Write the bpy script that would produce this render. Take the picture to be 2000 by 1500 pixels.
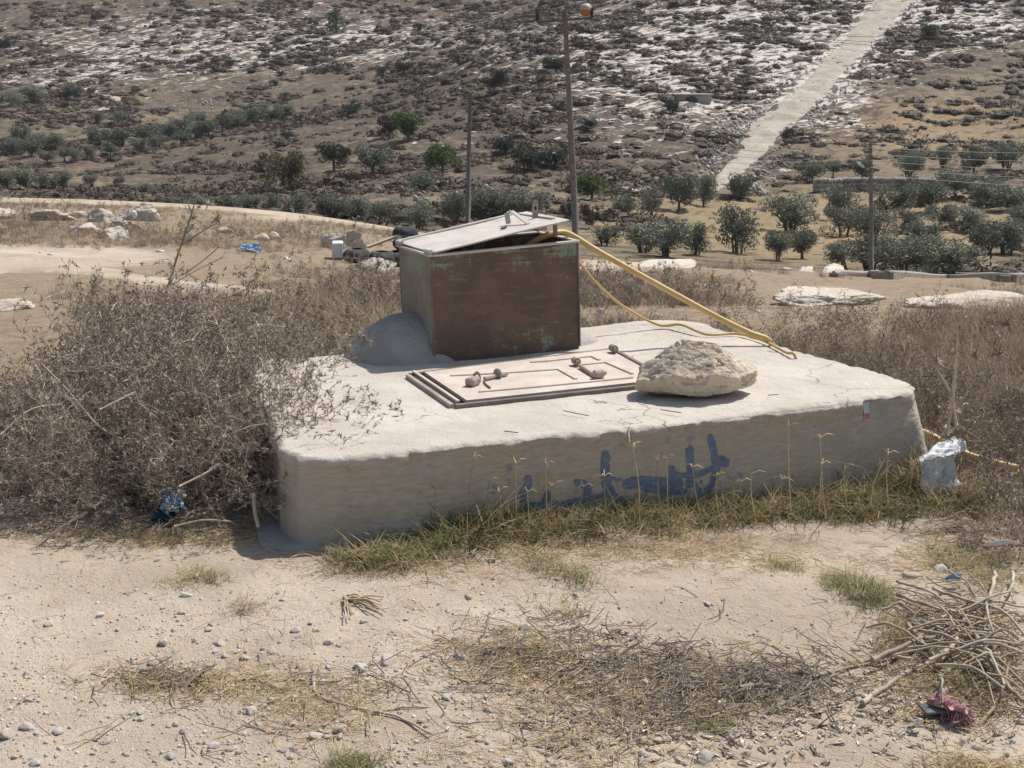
import bpy, bmesh, math, random
import numpy as np
from mathutils import Vector, Matrix

for o in list(bpy.data.objects):
    bpy.data.objects.remove(o, do_unlink=True)
scene = bpy.context.scene
COL = scene.collection
rng = np.random.default_rng(7)
random.seed(7)

# ------------------------------------------------------------------ camera, sky, sun, exposure
ZC, PITCH, FPX = 1.75, math.radians(12.8), 2700.0
cam_d = bpy.data.cameras.new('camera')
cam_d.sensor_width = 36.0
cam_d.lens = FPX / 2000.0 * 36.0
cam_d.clip_start = 0.05
cam_d.clip_end = 3000.0
cam = bpy.data.objects.new('camera', cam_d)
COL.objects.link(cam)
cam.location = (0, 0, ZC)
cam.rotation_euler = (math.pi / 2 - PITCH, 0, 0)
scene.camera = cam

SUN_AZ, SUN_EL = math.radians(48), math.radians(57)
world = bpy.data.worlds.new('World')
scene.world = world
world.use_nodes = True
wn = world.node_tree
wn.nodes.clear()
wo = wn.nodes.new('ShaderNodeOutputWorld')
wb = wn.nodes.new('ShaderNodeBackground')
sk = wn.nodes.new('ShaderNodeTexSky')
sk.sky_type = 'NISHITA'
sk.sun_disc = False
sk.sun_elevation = SUN_EL
sk.sun_rotation = SUN_AZ
sk.air_density = 1.2
sk.dust_density = 2.0
wn.links.new(sk.outputs[0], wb.inputs[0])
wb.inputs[1].default_value = 0.098
wn.links.new(wb.outputs[0], wo.inputs[0])

sun_d = bpy.data.lights.new('sun', 'SUN')
sun_d.energy = 4.8
sun_d.angle = math.radians(0.53)
sun_d.color = (1.0, 0.95, 0.88)
sun = bpy.data.objects.new('sun', sun_d)
COL.objects.link(sun)
sdir = Vector((math.sin(SUN_AZ) * math.cos(SUN_EL), math.cos(SUN_AZ) * math.cos(SUN_EL), math.sin(SUN_EL)))
sun.rotation_euler = sdir.to_track_quat('Z', 'Y').to_euler()
sun.location = sdir * 60
scene.view_settings.view_transform = 'Standard'
scene.view_settings.look = 'None'
scene.view_settings.gamma = 1.0
scene.view_settings.exposure = 0.0

# ------------------------------------------------------------------ pixels <-> places
SP, CP = math.sin(PITCH), math.cos(PITCH)

def row_tan(py):
    v = (750.0 - np.asarray(py, float)) / FPX
    return (-SP + v * CP) / (CP + v * SP)

def P(px, py, D):
    """point at world depth y = D along the ray of a pixel"""
    v = (750.0 - py) / FPX
    k = D / (CP + v * SP)
    return Vector(((px - 1000.0) / FPX * k, D, ZC + (-SP + v * CP) * k))

def PZ(px, py, z):
    """point of a pixel ray on the level z"""
    return P(px, py, (z - ZC) / float(row_tan(py)))

def proj(x, y, z):
    d = y * CP - (z - ZC) * SP
    d = np.maximum(d, 1e-3)
    u = y * SP + (z - ZC) * CP
    return 1000 + FPX * x / d, 750 - FPX * u / d

# ------------------------------------------------------------------ noise
def _hash(ix, iy, iz, seed):
    with np.errstate(over='ignore'):
        h = (ix.astype(np.uint32) * np.uint32(374761393) + iy.astype(np.uint32) * np.uint32(668265263)
             + iz.astype(np.uint32) * np.uint32(2147483647) + np.uint32((seed * 974711 + 12345) & 0xffffffff))
        h = (h ^ (h >> np.uint32(13))) * np.uint32(1274126177)
        h = (h ^ (h >> np.uint32(16))) * np.uint32(2246822519)
        h = h ^ (h >> np.uint32(13))
    return h.astype(np.float64) / 4294967295.0

def vnoise(x, y, z=None, seed=0):
    x = np.asarray(x, float); y = np.asarray(y, float)
    z = np.zeros_like(x) if z is None else np.asarray(z, float)
    fx, fy, fz = np.floor(x), np.floor(y), np.floor(z)
    ix, iy, iz = fx.astype(np.int64), fy.astype(np.int64), fz.astype(np.int64)
    tx, ty, tz = x - fx, y - fy, z - fz
    tx = tx * tx * (3 - 2 * tx); ty = ty * ty * (3 - 2 * ty); tz = tz * tz * (3 - 2 * tz)
    r = 0
    for dz in (0, 1):
        wz = tz if dz else 1 - tz
        for dy in (0, 1):
            wy = ty if dy else 1 - ty
            for dx in (0, 1):
                wx = tx if dx else 1 - tx
                r = r + _hash((ix + dx) & 0xffffffff, (iy + dy) & 0xffffffff, (iz + dz) & 0xffffffff, seed) * wx * wy * wz
    return r * 2 - 1

def fbm(x, y, z=None, oct=4, seed=0, gain=0.5):
    r = 0; a = 1.0; f = 1.0; t = 0
    for i in range(oct):
        r = r + a * vnoise(np.asarray(x) * f + 17.3 * i, np.asarray(y) * f - 9.1 * i, None if z is None else np.asarray(z) * f, seed + i)
        t += a; a *= gain; f *= 2.03
    return r / t

def smooth(a, b, x):
    t = np.clip((np.asarray(x, float) - a) / (b - a), 0, 1)
    return t * t * (3 - 2 * t)

# ------------------------------------------------------------------ objects
WL = {}

def _mesh(name, V, F, smooth_shade=False, mats=None, midx=None):
    me = bpy.data.meshes.new(name)
    V = np.asarray(V, dtype=np.float32)
    if isinstance(F, np.ndarray) and F.ndim == 2:
        nf, k = F.shape
        me.vertices.add(len(V)); me.vertices.foreach_set('co', V.ravel())
        me.loops.add(nf * k); me.loops.foreach_set('vertex_index', F.astype(np.int32).ravel())
        me.polygons.add(nf); me.polygons.foreach_set('loop_start', np.arange(0, nf * k, k, dtype=np.int32))
        me.update(calc_edges=True)
    else:
        me.from_pydata([tuple(v) for v in V.tolist()], [], [tuple(f) for f in F])
    if smooth_shade:
        me.polygons.foreach_set('use_smooth', np.ones(len(me.polygons), dtype=bool))
    for m in (mats or []):
        me.materials.append(m)
    if midx is not None:
        me.polygons.foreach_set('material_index', np.asarray(midx, dtype=np.int32))
    me.update()
    return me

def tag(o, label=None, cat=None, group=None, kind=None):
    if label: o['label'] = label
    if cat: o['category'] = cat
    if group: o['group'] = group
    if kind: o['kind'] = kind
    return o

def link(name, data, loc=(0, 0, 0), parent=None):
    o = bpy.data.objects.new(name, data)
    COL.objects.link(o)
    loc = Vector(loc)
    WL[o.name] = loc
    if parent is not None:
        o.parent = parent
        o.location = loc - WL[parent.name]
    else:
        o.location = loc
    return o

def empty(name, loc, label=None, cat=None, group=None):
    o = link(name, None, loc)
    o.empty_display_size = 0.1
    return tag(o, label, cat, group)

def add(name, VF, mat, parent=None, loc=None, sm=False, midx=None):
    """mesh object from world-space geometry; loc = origin"""
    V, F = VF
    V = np.asarray(V, float)
    if loc is None:
        if parent is not None:
            loc = WL[parent.name]
        else:
            loc = (V[:, 0].mean(), V[:, 1].mean(), V[:, 2].min())
    V = V - np.asarray(tuple(loc))
    mats = mat if isinstance(mat, (list, tuple)) else [mat]
    return link(name, _mesh(name, V, F, sm, mats, midx), loc, parent)

def copy_tree(src, loc, rot=None, scl=None, label=None, group=None):
    c = src.copy(); COL.objects.link(c)
    c.location = loc
    WL[c.name] = Vector(loc)
    if rot is not None: c.rotation_euler = rot
    if scl is not None: c.scale = scl
    if label: c['label'] = label
    if group: c['group'] = group
    for ch in [o for o in bpy.data.objects if o.parent == src]:
        k = ch.copy(); COL.objects.link(k); k.parent = c
    return c

# ------------------------------------------------------------------ geometry pieces: each returns (V, F)
def join(parts):
    V, F, n = [], [], 0
    for v, f in parts:
        v = np.asarray(v, float)
        V.append(v)
        F += [tuple(int(i) + n for i in q) for q in f]
        n += len(v)
    return np.concatenate(V), F

def tube(path, rad, n=6, caps=True):
    path = np.asarray([tuple(p) for p in path], float)
    m = len(path)
    rad = np.full(m, rad, float) if np.isscalar(rad) else np.asarray(rad, float)
    t = np.gradient(path, axis=0)
    t /= np.linalg.norm(t, axis=1)[:, None] + 1e-12
    ref = np.array([0, 0, 1.0]) if abs(t[0, 2]) < 0.9 else np.array([1.0, 0, 0])
    V = []
    for i in range(m):
        a = np.cross(t[i], ref); a /= np.linalg.norm(a) + 1e-12
        b = np.cross(t[i], a)
        ref = -b if np.dot(-b, ref) > 0 else b
        ref = np.cross(a, t[i])
        ang = np.arange(n) / n * 2 * math.pi
        V.append(path[i] + rad[i] * (np.cos(ang)[:, None] * a + np.sin(ang)[:, None] * np.cross(a, t[i])))
    V = np.concatenate(V)
    F = []
    for i in range(m - 1):
        for j in range(n):
            k = (j + 1) % n
            F.append((i * n + j, i * n + k, (i + 1) * n + k, (i + 1) * n + j))
    if caps:
        F.append(tuple(range(n)))
        F.append(tuple(range((m - 1) * n, m * n))[::-1])
    return V, F

def spline(pts, n=8):
    pts = [np.asarray(tuple(p), float) for p in pts]
    pts = [2 * pts[0] - pts[1]] + pts + [2 * pts[-1] - pts[-2]]
    out = []
    for i in range(1, len(pts) - 2):
        a, b, c, d = pts[i - 1:i + 3]
        for k in range(n):
            t = k / n
            out.append(0.5 * ((2 * b) + (c - a) * t + (2 * a - 5 * b + 4 * c - d) * t * t + (3 * b - a - 3 * c + d) * t ** 3))
    out.append(pts[-2])
    return np.array(out)

def obox(c, ax, ay, az, bev=0.0):
    """oriented box, half-axis vectors; optional chamfer on all edges (in metres)"""
    c, ax, ay, az = [np.asarray(tuple(v), float) for v in (c, ax, ay, az)]
    bm = bmesh.new()
    bmesh.ops.create_cube(bm, size=2.0)
    M = Matrix(((ax[0], ay[0], az[0], c[0]), (ax[1], ay[1], az[1], c[1]), (ax[2], ay[2], az[2], c[2]), (0, 0, 0, 1)))
    bmesh.ops.transform(bm, matrix=M, verts=bm.verts)
    if bev > 0:
        bmesh.ops.bevel(bm, geom=list(bm.edges), offset=bev, segments=1, affect='EDGES')
    bmesh.ops.recalc_face_normals(bm, faces=bm.faces)
    V = np.array([v.co[:] for v in bm.verts]); F = [tuple(v.index for v in f.verts) for f in bm.faces]
    bm.free()
    return V, F

def beam(a, b, w, h, up=(0, 0, 1), bev=0.0):
    a, b, up = [np.asarray(tuple(v), float) for v in (a, b, up)]
    d = b - a; L = np.linalg.norm(d); d /= L
    s = np.cross(d, up); s /= np.linalg.norm(s); u = np.cross(s, d)
    return obox((a + b) / 2, d * L / 2, s * w / 2, u * h / 2, bev)

_ICO = {}
def ico(sub):
    if sub not in _ICO:
        bm = bmesh.new(); bmesh.ops.create_icosphere(bm, subdivisions=sub, radius=1.0)
        _ICO[sub] = (np.array([v.co[:] for v in bm.verts]), np.array([[v.index for v in f.verts] for f in bm.faces]))
        bm.free()
    V, F = _ICO[sub]
    return V.copy(), F.copy()

def rock(seed, sub=3, cuts=9, amp=0.12, fine=0.03, freq=1.6, depth=(0.6, 0.95)):
    r = np.random.default_rng(seed)
    V, F = ico(sub)
    for i in range(cuts):
        n = r.normal(size=3); n /= np.linalg.norm(n)
        d = r.uniform(*depth)
        s = V @ n - d
        V -= np.where(s > 0, s * 0.92, 0)[:, None] * n
    o = r.uniform(0, 50, 3)
    q = V * freq + o
    k = 1 + amp * fbm(q[:, 0], q[:, 1], q[:, 2], 3, seed) + fine * fbm(q[:, 0] * 5, q[:, 1] * 5, q[:, 2] * 5, 3, seed + 9)
    return V * k[:, None], F

def blades(n, r, spread, h, w, bend, lean=0.5, seg=3, base_r=0.02):
    """n grass blades as tapered ribbons around the origin"""
    V, F = [], []
    for i in range(n):
        a = r.uniform(0, 2 * math.pi); d = np.array([math.cos(a), math.sin(a), 0]); s = np.array([-d[1], d[0], 0])
        bp = np.array([r.normal() * base_r, r.normal() * base_r, 0])
        H = h * r.uniform(0.5, 1.0); ln = r.uniform(0.1, lean); bd = bend * r.uniform(0.2, 1.2)
        k = len(V)
        for j in range(seg + 1):
            t = j / seg
            c = bp + d * (H * (ln * t + bd * t * t)) + np.array([0, 0, H * (t - 0.35 * bd * t * t)])
            ww = w * (1 - t) ** 0.7 * 0.5
            if j < seg:
                V += [c - s * ww, c + s * ww]
            else:
                V.append(c)
        for j in range(seg - 1):
            F.append((k + 2 * j, k + 2 * j + 1, k + 2 * j + 3, k + 2 * j + 2))
        F.append((k + 2 * seg - 2, k + 2 * seg - 1, k + 2 * seg))
    return np.array(V), F

# ------------------------------------------------------------------ scatter: one object, many copies of small shapes
def scatter(name, variants, pts, rots, scls, var=None, label=None, cat=None, kind='stuff'):
    """points mesh + geometry nodes that put one of the variant meshes on each point"""
    pts = np.asarray(pts, np.float32); N = len(pts)
    me = bpy.data.meshes.new(name)
    me.vertices.add(N); me.vertices.foreach_set('co', pts.ravel())
    a = me.attributes.new('rot', 'FLOAT_VECTOR', 'POINT'); a.data.foreach_set('vector', np.asarray(rots, np.float32).ravel())
    scls = np.asarray(scls, np.float32)
    if scls.ndim == 1: scls = np.repeat(scls[:, None], 3, 1)
    a = me.attributes.new('scl', 'FLOAT_VECTOR', 'POINT'); a.data.foreach_set('vector', scls.ravel())
    if var is None: var = rng.integers(0, len(variants), N)
    a = me.attributes.new('var', 'INT', 'POINT'); a.data.foreach_set('value', np.asarray(var, np.int32))
    o = link(name, me)
    ng = bpy.data.node_groups.new(name + '_scatter', 'GeometryNodeTree')
    ng.interface.new_socket('Geometry', in_out='INPUT', socket_type='NodeSocketGeometry')
    ng.interface.new_socket('Geometry', in_out='OUTPUT', socket_type='NodeSocketGeometry')
    nd, lk = ng.nodes, ng.links
    gi, go = nd.new('NodeGroupInput'), nd.new('NodeGroupOutput')
    m2p = nd.new('GeometryNodeMeshToPoints')
    m2p.inputs['Radius'].default_value = 0.001
    lk.new(gi.outputs[0], m2p.inputs[0])
    def attr(nm, ty):
        n = nd.new('GeometryNodeInputNamedAttribute'); n.data_type = ty; n.inputs['Name'].default_value = nm
        return n.outputs['Attribute']
    jn = nd.new('GeometryNodeJoinGeometry')
    e2r = nd.new('FunctionNodeEulerToRotation'); lk.new(attr('rot', 'FLOAT_VECTOR'), e2r.inputs[0])
    sc = attr('scl', 'FLOAT_VECTOR'); va = attr('var', 'INT')
    for k, vm in enumerate(variants):
        vo = bpy.data.objects.new(name + '_piece', vm)
        oi = nd.new('GeometryNodeObjectInfo'); oi.inputs['Object'].default_value = vo
        oi.inputs['As Instance'].default_value = True
        cmp = nd.new('FunctionNodeCompare'); cmp.data_type = 'INT'; cmp.operation = 'EQUAL'
        ins = [i for i in cmp.inputs if i.type == 'INT']
        lk.new(va, ins[0]); ins[1].default_value = k
        iop = nd.new('GeometryNodeInstanceOnPoints')
        lk.new(m2p.outputs[0], iop.inputs['Points'])
        lk.new(cmp.outputs['Result'], iop.inputs['Selection'])
        lk.new(oi.outputs['Geometry'], iop.inputs['Instance'])
        lk.new(e2r.outputs[0], iop.inputs['Rotation'])
        lk.new(sc, iop.inputs['Scale'])
        lk.new(iop.outputs[0], jn.inputs[0])
    lk.new(jn.outputs[0], go.inputs[0])
    md = o.modifiers.new('scatter', 'NODES'); md.node_group = ng
    return tag(o, label, cat, None, kind)

# ------------------------------------------------------------------ materials
class MT:
    def __init__(s, name):
        s.m = bpy.data.materials.new(name); s.m.use_nodes = True
        s.t = s.m.node_tree; s.t.nodes.clear()
        s.out = s.t.nodes.new('ShaderNodeOutputMaterial')
        s.b = s.t.nodes.new('ShaderNodeBsdfPrincipled')
        s.t.links.new(s.b.outputs[0], s.out.inputs[0])
        s.b.inputs['Roughness'].default_value = 0.85
        s.b.inputs['Specular IOR Level'].default_value = 0.25
    def n(s, ty): return s.t.nodes.new(ty)
    def l(s, a, b): s.t.links.new(a, b)
    def setin(s, sock, v):
        if isinstance(v, bpy.types.NodeSocket): s.l(v, sock)
        elif isinstance(v, (tuple, list)) and sock.type == 'RGBA': sock.default_value = (*v[:3], 1)
        else: sock.default_value = v
    def pos(s):
        return s.n('ShaderNodeNewGeometry').outputs['Position']
    def obj(s):
        return s.n('ShaderNodeTexCoord').outputs['Object']
    def rand(s):
        return s.n('ShaderNodeObjectInfo').outputs['Random']
    def attr(s, nm):
        a = s.n('ShaderNodeAttribute'); a.attribute_name = nm; return a.outputs['Fac']
    def map(s, v, scale=(1, 1, 1), rot=(0, 0, 0)):
        m = s.n('ShaderNodeMapping'); s.l(v, m.inputs[0]); m.inputs['Scale'].default_value = scale; m.inputs['Rotation'].default_value = rot
        return m.outputs[0]
    def noise(s, v, scale, detail=4, rough=0.55, dist=0.0):
        t = s.n('ShaderNodeTexNoise'); s.l(v, t.inputs['Vector']); t.inputs['Scale'].default_value = scale
        t.inputs['Detail'].default_value = detail; t.inputs['Roughness'].default_value = rough; t.inputs['Distortion'].default_value = dist
        return t.outputs[0]
    def voro(s, v, scale, out='Distance', feature='F1'):
        t = s.n('ShaderNodeTexVoronoi'); t.feature = feature; s.l(v, t.inputs['Vector']); t.inputs['Scale'].default_value = scale
        return t.outputs[out]
    def math(s, op, a, b=None, clamp=False):
        m = s.n('ShaderNodeMath'); m.operation = op; m.use_clamp = clamp
        s.setin(m.inputs[0], a)
        if b is not None: s.setin(m.inputs[1], b)
        return m.outputs[0]
    def step(s, x, a, b):
        m = s.n('ShaderNodeMapRange'); m.interpolation_type = 'SMOOTHSTEP'
        s.setin(m.inputs[0], x); m.inputs[1].default_value = a; m.inputs[2].default_value = b
        return m.outputs[0]
    def mix(s, f, a, b):
        m = s.n('ShaderNodeMix'); m.data_type = 'RGBA'
        s.setin(m.inputs[0], f); s.setin(m.inputs[6], a); s.setin(m.inputs[7], b)
        return m.outputs[2]
    def bump(s, h, dist, strength=1.0):
        b = s.n('ShaderNodeBump'); b.inputs['Strength'].default_value = strength; b.inputs['Distance'].default_value = dist
        s.l(h, b.inputs['Height']); s.l(b.outputs[0], s.b.inputs['Normal'])
    def col(s, c): s.setin(s.b.inputs['Base Color'], c); return s
    def rough(s, c): s.setin(s.b.inputs['Roughness'], c); return s
    def metal(s, c): s.setin(s.b.inputs['Metallic'], c); return s
    def translucent(s, c, amt):
        t = s.n('ShaderNodeBsdfTranslucent'); s.setin(t.inputs[0], c)
        mx = s.n('ShaderNodeMixShader'); mx.inputs[0].default_value = amt
        s.l(s.b.outputs[0], mx.inputs[1]); s.l(t.outputs[0], mx.inputs[2]); s.l(mx.outputs[0], s.out.inputs[0])

def simple(name, a, b, scale=20, bump=0.0, rough=0.85, rnd=0.0, detail=4):
    """two-tone noise material with optional per-copy brightness variation"""
    m = MT(name); v = m.obj()
    f = m.step(m.noise(v, scale, detail), 0.35, 0.65)
    c = m.mix(f, a, b)
    if rnd:
        hs = m.n('ShaderNodeHueSaturation')
        m.l(c, hs.inputs['Color'])
        m.l(m.math('ADD', m.math('MULTIPLY', m.rand(), 2 * rnd), 1 - rnd), hs.inputs['Value'])
        c = hs.outputs[0]
    m.col(c); m.rough(rough)
    if bump: m.bump(m.noise(v, scale * 2, 6, 0.65), bump)
    return m.m
# ------------------------------------------------------------------ terrain height from sighted profiles: column px -> [(depth m, row)]
PROF = {
 -500: [(11,600),(14,555),(20,500),(26,455),(32,420),(38,396),(44,386),(60,420),(95,420),(150,385),(190,345),(240,295),(290,225),(340,150),(430,0),(520,-150),(640,-300),(800,-400)],
 0:    [(11,592),(13,565),(17,515),(22,470),(28,432),(34,405),(40,389),(45,386),(60,425),(95,420),(150,385),(190,345),(240,300),(290,230),(340,150),(430,0),(520,-150),(640,-300),(800,-400)],
 300:  [(11,592),(13,570),(17,525),(22,482),(28,442),(34,415),(40,398),(45,396),(60,435),(95,425),(145,395),(185,345),(235,305),(285,245),(340,150),(430,0),(520,-150),(640,-300),(800,-400)],
 600:  [(11,592),(13,575),(17,540),(22,502),(28,465),(34,438),(40,419),(45,417),(60,455),(95,432),(125,402),(165,345),(195,300),(222,258),(240,246),(265,262),(300,205),(360,100),(430,0),(520,-150),(640,-300),(800,-400)],
 850:  [(11,592),(13,580),(17,555),(22,525),(28,495),(34,470),(39,458),(46,470),(60,492),(95,440),(125,385),(155,320),(195,245),(235,185),(262,158),(285,172),(350,100),(430,0),(520,-150),(640,-300),(800,-400)],
 1100: [(11,595),(13,582),(17,560),(22,535),(28,512),(33,502),(45,530),(62,512),(90,450),(120,390),(145,335),(170,265),(200,195),(245,105),(282,35),(310,25),(360,20),(430,-20),(520,-150),(640,-300),(800,-400)],
 1400: [(11,600),(13,590),(17,570),(22,545),(27,527),(31,521),(45,548),(62,525),(80,490),(100,442),(122,400),(145,352),(165,300),(200,205),(245,105),(295,0),(380,-140),(480,-250),(640,-350),(800,-420)],
 1700: [(11,600),(13,592),(17,578),(22,558),(27,545),(31,537),(45,560),(65,532),(85,495),(105,445),(125,400),(142,365),(165,300),(200,205),(245,105),(295,0),(380,-150),(480,-260),(640,-350),(800,-420)],
 2000: [(11,605),(13,598),(17,585),(22,565),(27,551),(31,544),(45,565),(65,535),(88,498),(105,450),(125,400),(145,350),(162,300),(200,205),(245,105),(290,0),(370,-150),(480,-260),(640,-350),(800,-420)],
 2500: [(11,605),(13,598),(17,585),(22,565),(27,551),(31,546),(45,565),(65,535),(88,498),(105,450),(125,400),(145,350),(162,300),(200,205),(245,105),(290,0),(370,-150),(480,-260),(640,-350),(800,-420)],
}
LD0, LD1, ND = math.log(7.0), math.log(800.0), 420
U0, U1, NU = -0.60, 0.60, 300
_ld = np.linspace(LD0, LD1, ND); _D = np.exp(_ld)
_us = np.linspace(U0, U1, NU)
_cols = sorted(PROF)
_cu = [(c - 1000) / FPX / 1.01 for c in _cols]
_T = []
for c in _cols:
    pr = PROF[c]
    dd = [6.0, 8.0, 9.0] + [p[0] for p in pr]
    tt = [-ZC / 6, -ZC / 8, -ZC / 9] + [float(row_tan(p[1])) for p in pr]
    _T.append(np.interp(_ld, np.log(dd), tt))
_T = np.array(_T)
_TAB = np.array([np.interp(_us, _cu, _T[:, j]) for j in range(ND)]).T     # [u, d]
def _gauss(a, s, axis):
    k = np.exp(-0.5 * (np.arange(-3 * s, 3 * s + 1) / s) ** 2); k /= k.sum()
    p = np.concatenate([np.repeat(np.take(a, [0], axis), 3 * s, axis), a, np.repeat(np.take(a, [-1], axis), 3 * s, axis)], axis)
    return np.apply_along_axis(lambda m: np.convolve(m, k, 'valid'), axis, p)
_TAB = _gauss(_gauss(_TAB, 4, 1), 9, 0)
_ZT = ZC + _TAB * _D[None, :]

def H0(x, y):
    x = np.asarray(x, float); y = np.asarray(y, float)
    yy = np.maximum(y, 1.0)
    u = np.clip((x / yy - U0) / (U1 - U0) * (NU - 1), 0, NU - 1.001)
    d = np.clip((np.log(yy) - LD0) / (LD1 - LD0) * (ND - 1), 0, ND - 1.001)
    i, j = u.astype(int), d.astype(int); fu, fd = u - i, d - j
    z = (_ZT[i, j] * (1 - fu) + _ZT[i + 1, j] * fu) * (1 - fd) + (_ZT[i, j + 1] * (1 - fu) + _ZT[i + 1, j + 1] * fu) * fd
    return np.where(y < 8.5, 0.0, z * smooth(8.5, 11.5, y))

def H(x, y):
    """ground height with relief"""
    x = np.asarray(x, float); y = np.asarray(y, float)
    z = H0(x, y)
    near = 1 - smooth(20, 45, y)
    z = z + near * (0.020 * fbm(x * 1.3, y * 1.3, None, 4, 3) + 0.010 * fbm(x * 8, y * 8, None, 3, 5) * (y < 14))
    z = z + smooth(8, 16, y) * near * 0.10 * fbm(x * 0.45, y * 0.45, None, 3, 8)
    z = z - 0.085 * smooth(.2, 1.6, x) * smooth(4.2, 5.2, y) * (1 - smooth(7.0, 9.5, y))     # the ground dips past the right end of the slab
    far = smooth(55, 120, y)
    # limestone ledges and hummocks on the slopes
    led = fbm(x * 0.10, y * 0.10, None, 3, 21)
    z = z + far * (0.9 * led * smooth(100, 200, y) + 0.35 * fbm(x * 0.35, y * 0.35, None, 3, 31) + 0.22 * fbm(x * 1.1, y * 1.1, None, 2, 41))
    return z

def sight(px, py, d0=4.0, d1=700.0, n=2500):
    """where the ray of a pixel meets the ground, first hit beyond d0"""
    d = np.exp(np.linspace(math.log(d0), math.log(d1), n))
    v = (750.0 - py) / FPX; k = d / (CP + v * SP)
    x = (px - 1000.0) / FPX * k; z = ZC + (-SP + v * CP) * k
    h = H(x, d)
    hit = np.nonzero(h >= z)[0]
    i = hit[0] if len(hit) else n - 1
    if i > 0 and len(hit):
        a, b = z[i - 1] - h[i - 1], z[i] - h[i]
        t = a / (a - b + 1e-9)
        dd = d[i - 1] + (d[i] - d[i - 1]) * t
    else:
        dd = d[i]
    p = P(px, py, dd)
    return Vector((p.x, p.y, float(H(p.x, p.y))))

def blobs(px, py, L):
    r = np.zeros_like(px)
    for (cx, cy, sx, sy, a) in L:
        r = r + a * np.exp(-((px - cx) / sx) ** 2 - ((py - cy) / sy) ** 2)
    return r

ROCKY = [(1250,120,320,130,.75),(1550,60,280,110,.7),(1900,40,220,70,.7),(1500,170,200,90,.45),(250,80,420,90,.56),(700,60,260,70,.4),(380,130,300,40,.22),(100,160,160,30,.3),
         (1000,280,180,60,.25),(1600,250,90,25,.4),(1640,195,60,14,.7),(1650,115,60,15,.5),(1540,325,90,18,.35),(1240,368,60,8,.8),(740,90,200,30,.2),(1350,300,200,50,.15)]
OCHRE = [(1800,250,320,90,.75),(1350,440,300,60,.8),(900,90,150,40,.6),(700,300,300,60,.3),(250,190,200,40,.3),(1750,450,320,80,.9),(150,350,250,40,.4),(620,130,200,30,.4)]
DARK = [(700,330,330,80,.40),(420,330,250,60,.35),(1010,190,170,110,.85),(930,120,90,40,.7),(640,240,80,18,.6),(740,208,80,22,.6),(850,170,80,30,.7),(1150,330,200,50,.35),(1250,110,250,90,.3),(100,330,200,40,.4)]
GREENISH = [(1330,445,200,40,.9)]

def terrain():
    nd = 620
    D = np.exp(np.linspace(math.log(2.2), math.log(760.0), nd))
    u = np.concatenate([np.linspace(-1.6, -0.46, 26)[:-1], np.linspace(-0.46, 0.46, 560), np.linspace(0.46, 1.6, 26)[1:]])
    UU, DD = np.meshgrid(u, D)
    X, Y = UU * DD, DD
    Z = H(X, Y)
    px, py = proj(X, Y, Z)
    nu = len(u)
    V = np.stack([X, Y, Z], -1).reshape(-1, 3)
    idx = np.arange(nd * nu).reshape(nd, nu)
    F = np.stack([idx[:-1, :-1], idx[:-1, 1:], idx[1:, 1:], idx[1:, :-1]], -1).reshape(-1, 4)
    # apron under and behind the camera
    n0 = len(V)
    ax = np.linspace(-60, 60, 25); ay = np.linspace(-60, 2.2, 14)
    AX, AY = np.meshgrid(ax, ay)
    A = np.stack([AX, AY, np.full_like(AX, -0.035)], -1).reshape(-1, 3)
    ai = np.arange(len(A)).reshape(14, 25) + n0
    AF = np.stack([ai[:-1, :-1], ai[:-1, 1:], ai[1:, 1:], ai[1:, :-1]], -1).reshape(-1, 4)
    V = np.concatenate([V, A]); F = np.concatenate([F, AF])
    me = _mesh('ground', V, F, True, [M_ground])
    pad = np.zeros(len(A))
    def at(nm, arr):
        a = me.attributes.new(nm, 'FLOAT', 'POINT')
        a.data.foreach_set('value', np.concatenate([np.clip(arr, 0, 1).ravel(), pad]).astype(np.float32))
    pxf, pyf = px, py
    at('hill', smooth(42, 70, Y))
    at('rocky', blobs(pxf, pyf, ROCKY) * smooth(60, 120, Y))
    at('ochre', blobs(pxf, pyf, OCHRE))
    at('green', blobs(pxf, pyf, GREENISH))
    at('dark', blobs(pxf, pyf, DARK))
    # dry vegetated ground behind and beside the slab
    weed = smooth(6.4, 7.6, Y - 0.25 * X) * 0.9
    weed = weed * (1 - blobs(pxf, pyf, [(60,502,270,24,1.2),(400,560,140,16,.5),(1180,520,150,14,1.0),(1600,570,130,18,.5),(640,425,220,10,.6),(200,392,260,8,.6)]))
    weed = np.maximum(weed, blobs(pxf, pyf, [(1900,1000,110,60,.8),(300,1035,330,28,.75)]) * (Y < 8))
    weed = np.maximum(weed, blobs(pxf, pyf, [(330,1335,130,30,.55),(1000,1290,160,50,.55),(1330,1330,240,50,.6),(1850,1270,150,100,.6),(1250,1060,560,35,.7)]) * (Y < 8))
    at('weed', weed)
    o = link('ground', me)
    tag(o, kind='structure')
    return o

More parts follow.
